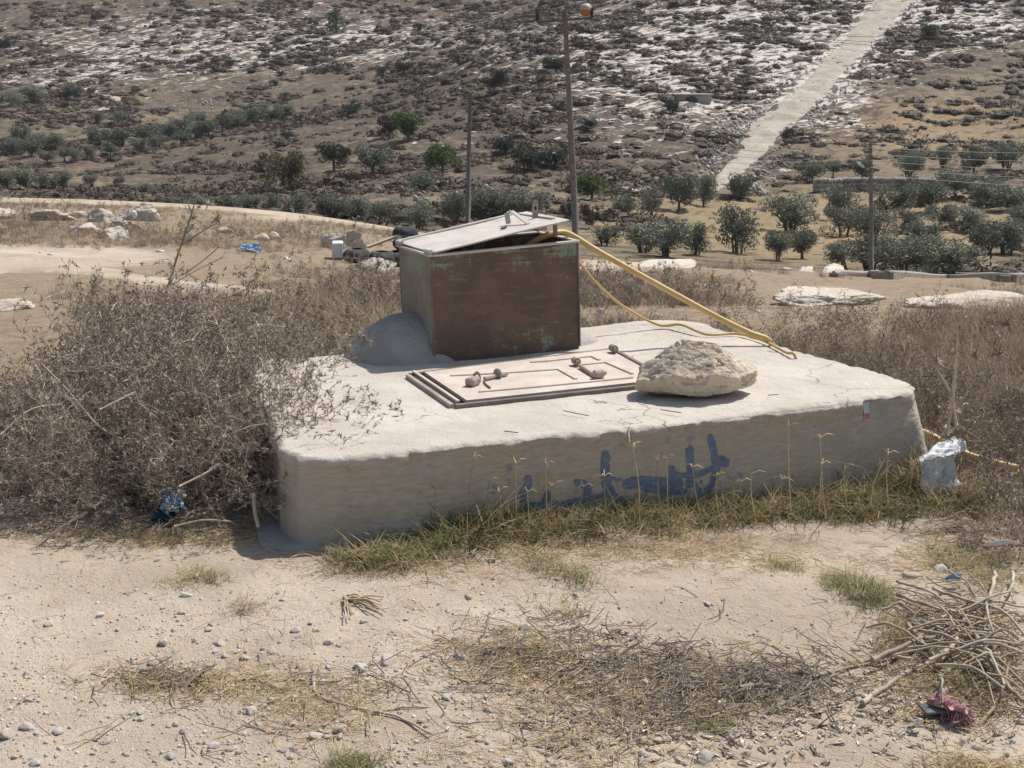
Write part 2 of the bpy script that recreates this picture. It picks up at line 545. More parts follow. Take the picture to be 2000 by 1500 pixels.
# ground material
m = MT('ground'); p = m.pos()
n_big = m.noise(p, 0.9, 5, 0.6); n_mid = m.noise(p, 7, 6, 0.62); n_fine = m.noise(p, 60, 5, 0.7)
dirt = m.mix(m.step(n_big, 0.35, 0.7), (0.455, 0.37, 0.285), (0.615, 0.52, 0.415))
dirt = m.mix(m.step(n_mid, 0.5, 0.8), dirt, (0.45, 0.355, 0.265))
dirt = m.mix(m.math('MULTIPLY', m.step(n_fine, 0.52, 0.72), 0.5), dirt, (0.36, 0.28, 0.21))
dirt = m.mix(m.math('MULTIPLY', m.step(m.noise(p, 130, 2), 0.66, 0.74), 0.6), dirt, (0.66, 0.60, 0.53))
weedc = m.mix(m.step(n_mid, 0.35, 0.65), (0.275, 0.205, 0.14), (0.385, 0.30, 0.21))
weedc = m.mix(m.step(n_fine, 0.45, 0.7), weedc, (0.19, 0.14, 0.095))
wf = m.step(m.math('ADD', m.attr('weed'), m.math('MULTIPLY', m.math('SUBTRACT', n_mid, 0.5), 0.9)), 0.35, 0.65)
nearc = m.mix(wf, dirt, weedc)
# slopes: soil, grey-brown scrub litter, white limestone
h1 = m.noise(p, 0.11, 5, 0.6); h2 = m.noise(p, 0.55, 6, 0.65, 0.4); h3 = m.noise(m.map(m.map(p, (1, 1, 1), (0, 0, -.62)), (.5, 1.25, 1.4)), 0.36, 7, 0.66, 0.7)
h4 = m.noise(p, 2.2, 4, 0.6)
soil = m.mix(m.step(h1, 0.4, 0.62), (0.15, 0.12, 0.083), (0.225, 0.18, 0.12))
och = m.mix(m.step(h2, 0.4, 0.62), (0.245, 0.175, 0.10), (0.36, 0.265, 0.155))
of = m.step(m.math('ADD', m.attr('ochre'), m.math('MULTIPLY', m.math('SUBTRACT', h2, 0.5), 1.6)), 0.15, 0.75)
hc = m.mix(of, soil, och)
hc = m.mix(m.math('MULTIPLY', m.attr('green'), m.step(h2, 0.35, 0.6)), hc, (0.24, 0.215, 0.11))
scf = m.math('MULTIPLY', m.step(m.math('ADD', m.math('SUBTRACT', h2, m.math('MULTIPLY', m.attr('ochre'), 0.10)), m.math('MULTIPLY', m.attr('dark'), 0.13)), 0.46, 0.53), 0.9)
hc = m.mix(scf, hc, m.mix(m.step(h4, 0.4, 0.6), (0.07, 0.055, 0.041), (0.115, 0.09, 0.066)))
rk = m.math('ADD', h3, m.math('MULTIPLY', m.math('SUBTRACT', m.attr('rocky'), 0.45), 0.36))
rkc = m.mix(m.step(h4, 0.36, 0.66), (0.46, 0.415, 0.36), (0.66, 0.62, 0.57))
hc = m.mix(m.step(rk, 0.545, 0.572), hc, rkc)
h5 = m.noise(m.map(m.map(p, (1, 1, 1), (0, 0, -.62)), (.55, 1.2, 1)), 0.60, 5, 0.62, 0.5)
sc2 = m.math('MULTIPLY', m.step(h5, 0.49, 0.53), m.step(m.attr('rocky'), 0.12, 0.3))
hc = m.mix(m.math('MULTIPLY', sc2, .92), hc, m.mix(m.step(h4, 0.4, 0.6), (0.07, 0.052, 0.043), (0.12, 0.09, 0.07)))
m.col(m.mix(m.attr('hill'), nearc, hc))
m.rough(0.95)
bh = m.math('ADD', m.math('MULTIPLY', n_fine, 0.5), m.math('ADD', m.math('MULTIPLY', n_mid, 1.2), m.math('MULTIPLY', m.noise(p, 220, 3), 0.2)))
m.bump(bh, 0.028, 0.85)
M_ground = m.m
ground = terrain()

# ------------------------------------------------------------------ roads and tracks laid on the ground
m = MT('track_dust'); p = m.pos()
f = m.step(m.noise(p, 0.5, 6, 0.65), 0.35, 0.65)
m.col(m.mix(m.math('MULTIPLY', m.step(m.noise(p, 1.7, 6, 0.7), 0.5, 0.66), 0.5), m.mix(f, (0.37, 0.32, 0.265), (0.48, 0.425, 0.36)), (0.33, 0.265, 0.20)))
m.bump(m.noise(p, 1.5, 6, 0.7), 0.25, 0.7); m.rough(0.95)
M_track = m.m
m = MT('path_dirt'); p = m.pos()
f = m.step(m.noise(p, 0.8, 6, 0.65), 0.35, 0.65)
m.col(m.mix(m.math('MULTIPLY', m.step(m.noise(p, 4.0, 6, 0.7), 0.52, 0.7), 0.5), m.mix(f, (0.42, 0.335, 0.245), (0.52, 0.43, 0.325)), (0.36, 0.265, 0.175)))
m.bump(m.noise(p, 9, 6, 0.7), 0.05, 0.7); m.rough(0.95)
M_path = m.m

def strip(name, left, right, mat, lift, nl=160, nw=14, rag=0.12, seed=1):
    L = spline(left, 20); R = spline(right, 20)
    t = np.linspace(0, 1, nl)
    def res(A):
        s = np.linspace(0, 1, len(A)); return np.stack([np.interp(t, s, A[:, k]) for k in range(3)], 1)
    L, R = res(L), res(R)
    W = np.linspace(0, 1, nw)
    na = fbm(t * 14, t * 0 + seed, None, 4, seed) * rag; nb = fbm(t * 14, t * 0 + seed + 7, None, 4, seed + 3) * rag
    V = np.zeros((nl, nw, 3))
    for j, w in enumerate(W):
        ww = (w * (1 + nb - na) + na)[:, None]
        q = L * (1 - ww) + R * ww
        V[:, j] = q
    V[..., 2] = H(V[..., 0], V[..., 1]) + lift * (1 - np.abs(np.linspace(-1, 1, nw))[None, :] ** 6 * 1.6)
    idx = np.arange(nl * nw).reshape(nl, nw)
    F = np.stack([idx[:-1, :-1], idx[1:, :-1], idx[1:, 1:], idx[:-1, 1:]], -1).reshape(-1, 4)
    return tag(link(name, _mesh(name, V.reshape(-1, 3), F, True, [mat])), kind='structure')

rows = [(-70,1782,1852),(0,1715,1786),(50,1670,1748),(100,1620,1694),(150,1578,1645),(200,1520,1597),(240,1474,1555),(300,1438,1496),(350,1392,1434),(372,1352,1405)]
TRL = [sight(a, r, 60) for r, a, b in rows]; TRR = [sight(b, r, 60) for r, a, b in rows]
strip('hillside_track', TRL, TRR, M_track, 0.12, 240, 14, 0.10, 4)
def at_ud(px, D):
    x = (px - 1000) / FPX / 1.01 * D
    return Vector((x, D, float(H(x, D))))
strip('crest_road', [at_ud(px, d) for px, d in ((-500,38.5),(0,38.5),(300,38.5),(520,38),(700,37),(850,36))],
      [at_ud(px, d) for px, d in ((-500,44),(0,44),(300,43.5),(520,43),(700,41.5),(850,39.5))], M_path, 0.06, 200, 10, 0.2, 9)
strip('dirt_path', [at_ud(px, d) for px, d in ((-300,16.0),(0,15.6),(150,14.8),(330,13.6),(470,12.7),(620,12.0))],
      [at_ud(px, d) for px, d in ((-300,19.6),(0,18.6),(150,16.9),(330,14.9),(470,13.6),(620,12.6))], M_path, 0.03, 160, 12, 0.25, 15)
strip('valley_path', [sight(x, y, 200) for x, y in ((165,222),(200,210),(225,200),(215,190),(175,178))],
      [sight(x, y, 200) for x, y in ((185,224),(215,213),(242,202),(232,187),(180,174))], M_track, 0.15, 60, 6, 0.1, 12)
# ------------------------------------------------------------------ concrete cistern slab
ZT = 0.355
def plan(pts, z): return [PZ(px, py, z) for px, py in pts]
top_px = [(548,868),(572,886),(606,892),(760,884),(900,868),(1020,853),(1150,842),(1290,826),(1420,812),(1560,795),(1690,778),(1762,767),(1784,760),(1772,744),(1700,722),(1600,697),(1500,668),(1420,648),(1320,630),(1235,632),(1130,640),(1000,650),(880,662),(800,672),(690,690),(600,697),(520,701),(490,708),(494,730),(520,800)]
top = [Vector((p.x, p.y, ZT)) for p in plan(top_px, ZT)]
cx = sum(p.x for p in top) / len(top); cy = sum(p.y for p in top) / len(top)
base = []
for (px, py), p in zip(top_px, top):
    d = Vector((p.x - cx, p.y - cy, 0)); n = d.normalized()
    fl = 0.012
    sf = 0.15 * float(smooth(1.45, 1.66, p.x))      # the right end flares out sideways at its foot
    base.append(Vector((p.x + n.x * fl + .94 * sf, p.y + n.y * fl + .30 * sf, -0.15)))
NP = 760
def resample(pts, n):
    a = spline(pts + [pts[0]], 14)
    s = np.concatenate([[0], np.cumsum(np.linalg.norm(np.diff(a, axis=0), axis=1))])
    t = np.linspace(0, s[-1], n, endpoint=False)
    return np.stack([np.interp(t, s, a[:, k]) for k in range(3)], 1), t
# resample both rings with the same parameter
_a = spline(top + [top[0]], 14); _b = spline(base + [base[0]], 14)
_s = np.concatenate([[0], np.cumsum(np.linalg.norm(np.diff(_a, axis=0), axis=1))])
_t = np.linspace(0, _s[-1], NP, endpoint=False)
TT = np.stack([np.interp(_t, _s, _a[:, k]) for k in range(3)], 1)
BB = np.stack([np.interp(_t, _s, _b[:, k]) for k in range(3)], 1)
cen = np.array([cx, cy, ZT])
rings, tm = [], []
def nrm_out():
    d = np.roll(TT, -1, 0) - np.roll(TT, 1, 0)
    n = np.stack([d[:, 1], -d[:, 0], 0 * d[:, 0]], 1)
    n /= np.linalg.norm(n, axis=1)[:, None]
    return n
NO = nrm_out()
if np.mean(np.sum(NO * (TT - cen), 1)) < 0: NO = -NO
chipn = fbm(_t * 11, _t * 0 + 5, None, 3, 53)
rag = -0.010 * smooth(.22, .5, chipn) + 0.016 * fbm(_t * 5, _t * 0, None, 4, 51) + 0.010 * fbm(_t * 25, _t * 0, None, 3, 52)
ER = 0.020
NS = 56
for i in range(NS):
    t = i / (NS - 1)
    q = BB * (1 - t) + TT * t
    q[:, 2] = -0.15 + (ZT - ER + 0.15) * t
    w = 0.008 * fbm(q[:, 0] * 3, q[:, 1] * 3, q[:, 2] * 6, 4, 60) + 0.0025 * fbm(q[:, 0] * 30, q[:, 1] * 30, q[:, 2] * 50, 3, 61)
    w = w + rag * smooth(0.75, 1, t) + 0.012 * smooth(0.86, 0.98, t) * (fbm(_t * 9, _t * 0 + 3, None, 4, 57) > -0.1)
    q = q + NO * w[:, None]
    rings.append(q); tm.append(np.full(NP, 0.0) + smooth(0.88, 1.0, t) * 0.5)
for i in range(1, 9):
    a = i / 8 * math.pi / 2
    q = TT.copy(); q = q + NO * (rag - ER * (1 - math.cos(a)))[:, None] + NO * 0.010 * (1 - i / 8)
    q[:, 2] = ZT - ER + ER * math.sin(a)
    q = q + NO * (0.006 * fbm(q[:, 0] * 22, q[:, 1] * 22, q[:, 2] * 40, 3, 62))[:, None]
    q[:, 2] += 0.006 * fbm(q[:, 0] * 18, q[:, 1] * 18, None, 3, 63)
    rings.append(q); tm.append(np.full(NP, 0.5 + 0.5 * i / 8))
inner0 = rings[-1].copy()
NI = 70
for i in range(1, NI + 1):
    s = (i / NI) ** 1.25 * 0.985
    q = inner0 * (1 - s) + cen * s
    q[:, 2] = ZT
    rings.append(q); tm.append(np.ones(NP))
V = np.stack(rings)
topmask = np.zeros(V.shape[:2]); topmask[NS + 7:] = 1
X, Y = V[..., 0], V[..., 1]
und = 0.010 * fbm(X * 1.6, Y * 1.6, None, 3, 70) + 0.0035 * fbm(X * 9, Y * 14, None, 4, 71) + 0.0012 * fbm(X * 40, Y * 60, None, 3, 72)
bx_, by_ = PZ(1315, 640, ZT).x, PZ(1315, 640, ZT).y
und = und + 0.035 * np.exp(-((X - bx_ + .03) / 0.22) ** 2 - ((Y - by_) / 0.16) ** 2)
bx_, by_ = PZ(1150, 655, ZT).x, PZ(1150, 655, ZT).y
_h0, _h1, _h3 = [np.array(PZ(a, b, ZT))[:2] for a, b in ((795, 735), (884, 796), (1197, 685))]
_Mi = np.linalg.inv(np.stack([_h3 - _h0, _h1 - _h0], 1))
_st = (np.stack([X, Y], -1) - _h0) @ _Mi.T
flat = smooth(-.12, 0.0, _st[..., 0]) * smooth(1.2, 1.06, _st[..., 0]) * smooth(-.12, .0, _st[..., 1]) * smooth(1.12, 1.0, _st[..., 1])
und = und * (1 - flat) - .004 * flat
V[..., 2] += und * smooth(0.5, 1, np.stack(tm))
nr = len(rings)
idx = np.arange(nr * NP).reshape(nr, NP); nx = np.roll(idx, -1, 1)
F = np.stack([idx[:-1], nx[:-1], nx[1:], idx[1:]], -1).reshape(-1, 4)
VV = V.reshape(-1, 3)
F = [tuple(f) for f in F.tolist()] + [tuple(int(i) for i in idx[-1])]

# graffiti strokes, sighted on the front face
A = np.array(base[2]); B = np.array(base[11]); A[2] = B[2] = 0
fd = (B - A); FL = np.linalg.norm(fd); fd /= FL; fn = np.array([fd[1], -fd[0], 0])
def on_front(px, py):
    o = np.array([0, 0, ZC]); d = np.array(P(px, py, 5.0)) - o
    k = np.dot(A - o, fn) / np.dot(d, fn)
    q = o + d * k
    return np.dot(q - A, fd), q[2], k * 5.0
def S(pts, w, faint=0):
    out = []
    for (x, y) in pts: out.append(on_front(880 + x / 3.3333, 820 + y / 3.3333))
    wm = w * 1.2 / 3.3333 * out[0][2] / FPX
    return [(a[0], a[1]) for a in out], wm, faint
STROKES = [S([(965,205),(962,300),(975,400),(1010,470),(1090,515)], 58), S([(965,205),(968,380)], 62),
  S([(1110,392),(1200,380),(1300,385),(1440,395)], 76), S([(1220,420),(1330,440),(1480,445)], 46), S([(1400,300),(1412,420)], 56),
  S([(1516,175),(1520,290),(1518,395)], 58), S([(1655,100),(1680,220),(1688,300),(1660,390),(1630,440)], 52),
  S([(1430,340),(1560,335),(1640,305),(1735,255)], 44), S([(1720,240),(1750,265)], 60), S([(1550,400),(1590,470)], 40), S([(1300,510),(1440,515)], 40),
  S([(785,380),(835,395),(855,440),(845,490)], 50), S([(845,490),(720,520),(600,530),(480,545)], 44), S([(850,490),(960,460)], 36),
  S([(480,375),(468,430),(440,490)], 62), S([(600,465),(590,510)], 50), S([(990,350),(1080,370)], 26),
  S([(262,410),(252,460)], 42, 1), S([(355,290),(362,310)], 48, 1), S([(345,375),(350,378)], 36, 1), S([(215,380),(218,382)], 36, 1), S([(1838,335),(1845,350)], 46, 1),
  S([(1375,112),(1378,115)], 50, 1), S([(1510,105),(1540,100)], 46, 1), S([(545,405),(548,408)], 34, 1), S([(718,362),(720,364)], 22, 1), S([(300,520),(270,560)], 60, 1), S([(1060,140),(1100,150)], 40, 1)]
sv = (VV - A) @ fd; zv = VV[:, 2]
on = np.abs((VV - A) @ fn) < 0.25
def sdf(which):
    r = np.full(len(VV), -0.06)
    for pts, w, ft in STROKES:
        if ft != which: continue
        for (a, b) in zip(pts[:-1], pts[1:]):
            dx, dz = b[0] - a[0], b[1] - a[1]
            t = np.clip(((sv - a[0]) * dx + (zv - a[1]) * dz) / (dx * dx + dz * dz + 1e-9), 0, 1)
            dd = np.hypot(sv - a[0] - t * dx, zv - a[1] - t * dz)
            r = np.maximum(r, w / 2 - dd)
    return np.where(on, np.clip(r, -0.06, 0.06), -0.06)

m = MT('concrete'); p = m.obj()
b1 = m.noise(p, 2.2, 5, 0.6); b2 = m.noise(p, 14, 6, 0.65); b3 = m.noise(p, 90, 5, 0.7)
stre = m.noise(m.map(p, (9, 3, 40), (0, 0, 0.4)), 2.0, 5, 0.6)
topc = m.mix(m.step(b1, 0.35, 0.65), (0.50, 0.45, 0.385), (0.60, 0.55, 0.485))
topc = m.mix(m.math('MULTIPLY', m.step(b2, 0.55, 0.75), 0.5), topc, (0.47, 0.395, 0.315))
topc = m.mix(m.math('MULTIPLY', m.step(b3, 0.62, 0.72), 0.35), topc, (0.40, 0.35, 0.30))
scr = m.noise(m.map(p, (3, 26, 3), (0, 0, -0.5)), 3.0, 5, 0.7)
topc = m.mix(m.math('MULTIPLY', m.step(scr, 0.66, 0.72), 0.5), topc, (0.36, 0.32, 0.28))
ck = m.n('ShaderNodeTexVoronoi'); ck.feature = 'DISTANCE_TO_EDGE'; ck.inputs['Scale'].default_value = 1.15
mv = m.n('ShaderNodeVectorMath'); mv.operation = 'ADD'; m.l(p, mv.inputs[0])
nv_ = m.n('ShaderNodeTexNoise'); m.l(p, nv_.inputs['Vector']); nv_.inputs['Scale'].default_value = 3.5; nv_.inputs['Detail'].default_value = 6
sv2 = m.n('ShaderNodeVectorMath'); sv2.operation = 'SCALE'; m.l(nv_.outputs['Color'], sv2.inputs[0]); sv2.inputs['Scale'].default_value = .5
m.l(sv2.outputs[0], mv.inputs[1]); m.l(mv.outputs[0], ck.inputs['Vector'])
crack = m.math('MULTIPLY', m.step(ck.outputs['Distance'], .0065, .001), m.step(m.noise(p, 1.3, 2), .50, .58))
topc = m.mix(m.math('MULTIPLY', crack, .8), topc, (.13, .11, .09))
topc = m.mix(m.math('MULTIPLY', m.step(m.noise(p, 38, 3, .6), .70, .75), .7), topc, (.22, .19, .16))
topc = m.mix(m.math('MULTIPLY', m.step(m.noise(m.map(p, (1, 1, 1)), 4.2, 6, .7), .55, .7), .5), topc, (.63, .585, .525))
sidec = m.mix(m.step(stre, 0.35, 0.68), (0.47, 0.405, 0.325), (0.57, 0.505, 0.42))
sidec = m.mix(m.math('MULTIPLY', m.step(b1, 0.5, 0.7), 0.7), sidec, (0.46, 0.42, 0.37))
sidec = m.mix(m.math('MULTIPLY', m.step(b2, 0.58, 0.72), 0.55), sidec, (0.31, 0.255, 0.20))
sidec = m.mix(m.math('MULTIPLY', m.step(m.noise(p, 30, 3, 0.6), 0.70, 0.74), 0.8), sidec, (0.11, 0.085, 0.065))
pn = m.math('MULTIPLY', m.math('SUBTRACT', m.noise(p, 55, 4, 0.7), 0.5), 0.026)
pf = m.step(m.math('ADD', m.attr('paint'), pn), -0.001, 0.004)
pf = m.math('MULTIPLY', pf, m.step(m.noise(m.map(p, (6, 6, 22)), 6, 4, 0.7), 0.30, 0.46))
ff = m.math('MULTIPLY', m.step(m.math('ADD', m.attr('faint'), m.math('MULTIPLY', pn, 1.6)), 0.0, 0.012), 0.55)
blue = m.mix(m.step(b2, 0.4, 0.6), (0.085, 0.15, 0.275), (0.13, 0.205, 0.345))
sidec = m.mix(m.math('MULTIPLY', m.math('MAXIMUM', pf, ff), 0.82), sidec, blue)
tf = m.step(m.math('ADD', m.attr('top'), m.math('MULTIPLY', m.math('SUBTRACT', b2, 0.5), 0.7)), 0.42, 0.56)
m.col(m.mix(tf, sidec, topc)); m.rough(0.92)
m.bump(m.math('ADD', m.math('MULTIPLY', b2, 0.7), m.math('ADD', m.math('MULTIPLY', b3, 0.35), m.math('MULTIPLY', stre, 0.3))), 0.018, 0.85)
M_conc = m.m

cis = empty('cistern', (cx, cy, 0), 'low concrete cistern block with blue painted graffiti on its shaded front face', 'cistern')
slab = add('concrete_slab', (VV, F), M_conc, cis, sm=True)
for nm, arr in (('paint', sdf(0)), ('faint', sdf(1)), ('top', np.stack(tm).ravel())):
    a = slab.data.attributes.new(nm, 'FLOAT', 'POINT'); a.data.foreach_set('value', arr.astype(np.float32))

def slab_z(x, y):
    return ZT + 0.010 * float(fbm(np.array([x * 1.6]), np.array([y * 1.6]), None, 3, 70)[0])

# cement footing at the left foot, grey and outlined like the slab's cast shadow
ap = [PZ(x, y, 0.0) for x, y in ((500,1035),(545,1000),(600,1010),(640,1060),(600,1078),(515,1078))]
apc = sum(ap, Vector()) / len(ap)
av = []; n_ = 60
ring = spline(ap + [ap[0]], 10)[:-1]
apV = np.concatenate([[np.array(apc)]] + [np.array(apc) * (1 - s) + ring * s for s in (0.3, 0.6, 0.85, 0.97, 1.0)])
apV[:, 2] = H(apV[:, 0], apV[:, 1]) + 0.009 + 0.008 * fbm(apV[:, 0] * 9, apV[:, 1] * 9, None, 3, 77)
apV[-len(ring):, 2] -= 0.05
nr_ = len(ring); apF = [(0, 1 + j, 1 + (j + 1) % nr_) for j in range(nr_)]
for k in range(4):
    for j in range(nr_):
        a, b = 1 + k * nr_ + j, 1 + k * nr_ + (j + 1) % nr_
        apF.append((a, a + nr_, b + nr_, b))
m = MT('grey_cement'); p = m.obj()
e1 = m.noise(p, 5, 6, .65); e2 = m.noise(p, 45, 5, .7)
m.col(m.mix(m.math('MULTIPLY', m.step(e2, .55, .72), .5), m.mix(m.step(e1, .35, .65), (.40, .375, .34), (.50, .475, .44)), (.30, .27, .235))); m.rough(.95)
m.bump(m.math('ADD', e2, m.math('MULTIPLY', m.noise(p, 16, 5, .7), 1.2)), .022, .8)
M_cement = m.m
add('shadow_footing', (apV, apF), M_cement, cis, sm=True)

# ------------------------------------------------------------------ metal well box
BFL = PZ(850, 713, ZT - 0.012); BFR = PZ(1131, 686, ZT - 0.012)
BFL.z = BFR.z = ZT - 0.012
ex = np.array(BFR - BFL); BW = float(np.linalg.norm(ex)); ex /= BW
ey = np.array([-ex[1], ex[0], 0.0])
lean = math.radians(2.0)
ez = np.array([0, 0, 1.0]) * math.cos(lean) - ex * math.sin(lean)
ex2 = np.cross(ey, ez)
BH = 0.535; BD = 0.43; O = np.array(BFL)
# scale width a little so the right edge meets its pixel
def bp(a, b, c): return O + ex2 * a + ey * b + ez * c
m = MT('rusty_green_paint'); p = m.obj()
pv = m.map(p, (1, 1, 1), (0, 0, -math.atan2(ex[1], ex[0])))
vert = m.noise(m.map(pv, (14, 14, 3.0)), 3.0, 6, 0.7); hori = m.noise(m.map(pv, (2.2, 2.2, 13)), 3.2, 6, 0.7)
blot = m.noise(p, 5.5, 5, 0.6, 0.3); fine = m.noise(p, 70, 5, 0.7)
rust = m.mix(m.step(blot, 0.4, 0.62), (0.135, 0.095, 0.08), (0.175, 0.122, 0.092))
rust = m.mix(m.math('MULTIPLY', m.step(hori, 0.52, 0.68), 0.8), rust, (0.225, 0.165, 0.09))
rust = m.mix(m.math('MULTIPLY', m.step(fine, 0.5, 0.75), 0.5), rust, (0.09, 0.06, 0.052))
green = m.mix(m.step(fine, 0.4, 0.6), (0.20, 0.27, 0.195), (0.27, 0.33, 0.25))
zz = m.n('ShaderNodeSeparateXYZ'); m.l(p, zz.inputs[0])
up = m.step(zz.outputs['Z'], 0.30, 0.56)
low = m.math('MULTIPLY', m.math('SUBTRACT', 1.0, m.step(zz.outputs['Z'], 0.08, 0.20)), 0.6)
xx = m.n('ShaderNodeSeparateXYZ'); m.l(pv, xx.inputs[0])
g = m.math('ADD', m.math('ADD', m.math('MULTIPLY', m.math('MAXIMUM', up, low), 0.15), m.math('MULTIPLY', vert, 0.45)), m.math('ADD', m.math('MULTIPLY', hori, 0.55), m.math('MULTIPLY', m.math('SUBTRACT', blot, 0.5), 0.55)))
gf = m.step(m.math('ADD', g, m.attr('side')), 0.645, 0.715)
bc0 = m.mix(m.math('MULTIPLY', gf, 0.85), rust, green)
dustf = m.math('MULTIPLY', m.math('MULTIPLY', m.attr('side'), 14.0, True), m.step(m.math('ADD', vert, m.math('MULTIPLY', blot, .6)), .42, .85))
m.col(m.mix(m.math('MULTIPLY', dustf, .9), bc0, (0.43, 0.39, 0.30))); m.rough(0.85)
m.bump(m.math('ADD', fine, vert), 0.0018, 0.6)
M_box = m.m
def dusty(name, a, b, c):
    m = MT(name); p = m.obj()
    n1 = m.noise(p, 6, 6, 0.65); n2 = m.noise(p, 60, 4, 0.7)
    cc = m.mix(m.step(n1, 0.35, 0.65), a, b)
    m.col(m.mix(m.math('MULTIPLY', m.step(n2, 0.58, 0.72), 0.55), cc, c)); m.rough(0.8); m.bump(n2, 0.002, 0.5)
    return m.m
M_dustmetal = dusty('dusty_metal', (0.50, 0.455, 0.405), (0.62, 0.575, 0.525), (0.34, 0.27, 0.22))
M_dustdoor = dusty('dust_covered_door', (0.52, 0.45, 0.385), (0.62, 0.55, 0.475), (0.33, 0.26, 0.21))
M_bare = dusty('weathered_iron', (0.16, 0.13, 0.11), (0.24, 0.20, 0.175), (0.40, 0.35, 0.30))
M_grip = dusty('dusty_iron', (0.30, 0.255, 0.21), (0.42, 0.365, 0.31), (0.2, 0.16, 0.13))
M_hole_shade = simple('painted_hole_shade', (0.02, 0.018, 0.016), (0.035, 0.03, 0.025), 8)  # near-black colour standing in for the shade inside holes and gaps

box = empty('metal_well_box', tuple(O + ex2 * BW / 2 + ey * BD / 2), 'rusty brown and green metal box standing on the concrete slab, lid ajar', 'metal box')
T = 0.006
def panel(name, a0, a1, b0, b1, c0, c1, side, n=24, mat=None):
    """thin box panel, front face gridded with slight denting"""
    bm = bmesh.new(); bmesh.ops.create_cube(bm, size=1.0)
    bmesh.ops.subdivide_edges(bm, edges=list(bm.edges), cuts=7, use_grid_fill=True)
    c = np.array([v.co[:] for v in bm.verts]) + 0.5
    Fs = [tuple(v.index for v in f.verts) for f in bm.faces]; bm.free()
    a = a0 + (a1 - a0) * c[:, 0]; b = b0 + (b1 - b0) * c[:, 1]; d = c0 + (c1 - c0) * c[:, 2]
    V = O + a[:, None] * ex2 + b[:, None] * ey + d[:, None] * ez
    V = V + (0.0025 * fbm(V[:, 0] * 5, V[:, 1] * 5, V[:, 2] * 5, 2, 88))[:, None] * ey
    o = add(name, (V, Fs), mat or M_box, box, sm=False)
    if mat is None:
        at = o.data.attributes.new('side', 'FLOAT', 'POINT'); at.data.foreach_set('value', np.full(len(V), side, np.float32))
    return o
panel('front_panel', 0, BW, 0, T, -0.02, BH, 0.0)
panel('back_panel', 0, BW, BD - T, BD, -0.02, BH, 0.0)
panel('side_panel', 0, T, T + .0005, BD - T - .0005, -0.02, BH - .001, 0.045)
panel('side_panel', BW - T, BW, T + .0005, BD - T - .0005, -0.02, BH - .001, 0.0)
# rolled top rim (angle iron), four lengths butted
for nm, a, b in (('rim', (0.012, -0.002, BH + .004), (BW - 0.012, -0.002, BH + .004)), ('rim', (0.012, BD + .002, BH + .004), (BW - .012, BD + .002, BH + .004)),
                 ('rim', (0.0, -0.012, BH + .004), (0.0, BD + .012, BH + .004)), ('rim', (BW, -0.012, BH + .004), (BW, BD + .012, BH + .004))):
    add(nm, beam(bp(*a), bp(*b), 0.024, 0.012, ez, 0.003), M_dustmetal, box)
add('corner_post', beam(bp(-0.003, -0.003, 0.0), bp(-0.003, -0.003, BH - .004), 0.009, 0.009, ey, 0.002), M_bare, box)
add('corner_post', beam(bp(BW + .003, -0.004, 0.0), bp(BW + .003, -0.004, BH - .004), 0.008, 0.010, ey, 0.002), M_bare, box)
# lid, hinged along the left edge
la = math.radians(7.5)
lx = ex2 * math.cos(la) + ez * math.sin(la); lz = ez * math.cos(la) - ex2 * math.sin(la)
skew = -0.03
LO = bp(0.012, -0.02, BH + 0.022); LW = BW - 0.055; LDp = BD + 0.035
def lp(a, b, c): return LO + lx * a + (ey + ex2 * skew) * b + lz * c
lv, lf = [], []
bm = bmesh.new(); bmesh.ops.create_cube(bm, size=1.0); bmesh.ops.subdivide_edges(bm, edges=list(bm.edges), cuts=9, use_grid_fill=True)
c = np.array([v.co[:] for v in bm.verts]) + 0.5; Fs = [tuple(v.index for v in f.verts) for f in bm.faces]; bm.free()
V = np.array([lp(a * LW, b * LDp, (d - 1) * 0.007) for a, b, d in c])
V += (0.004 * fbm(V[:, 0] * 4, V[:, 1] * 4, None, 2, 91))[:, None] * lz
lid = add('lid', (V, Fs), M_dustmetal, box)
add('edge_strip', beam(lp(0.0, LDp - .012, .005), lp(LW - .09, LDp - .012, .005), 0.022, 0.009, lz, .002), M_dustmetal, lid)
add('edge_strip', beam(lp(LW - .06, LDp - .03, .005), lp(LW - .035, 0.10, .005), 0.022, 0.008, lz, .002), M_dustmetal, lid)
add('stiffener', beam(lp(LW - .14, .03, -.02), lp(LW - .11, LDp - .05, -.02), 0.05, 0.02, lz, .002), M_grip, lid)
hp = [lp(LW * .70, LDp * .50, .004), lp(LW * .705, LDp * .52, .058), lp(LW * .735, LDp * .50, .064), lp(LW * .765, LDp * .34, .022), lp(LW * .775, LDp * .26, .004)]
hv = [beam(a, b, .026, .006, lz, .001) for a, b in zip(hp[:-1], hp[1:])]
add('handle', join(hv), M_dustmetal, lid)
hb = lp(LW * .60, LDp * .30, .0105)
th = np.linspace(0, 2 * math.pi, 14, endpoint=False)
hole = np.array([hb + lx * (0.018 * math.cos(t)) + ey * (0.008 * math.sin(t)) for t in th] + [hb + lx * (0.018 * math.cos(t)) + ey * (0.008 * math.sin(t)) - lz * 0.006 for t in th])
add('keyhole_shade', (hole, [tuple(range(14))] + [(i, (i + 1) % 14, 14 + (i + 1) % 14, 14 + i) for i in range(14)]), M_hole_shade, lid)  # black disc on the lid, paints the dark of a hole
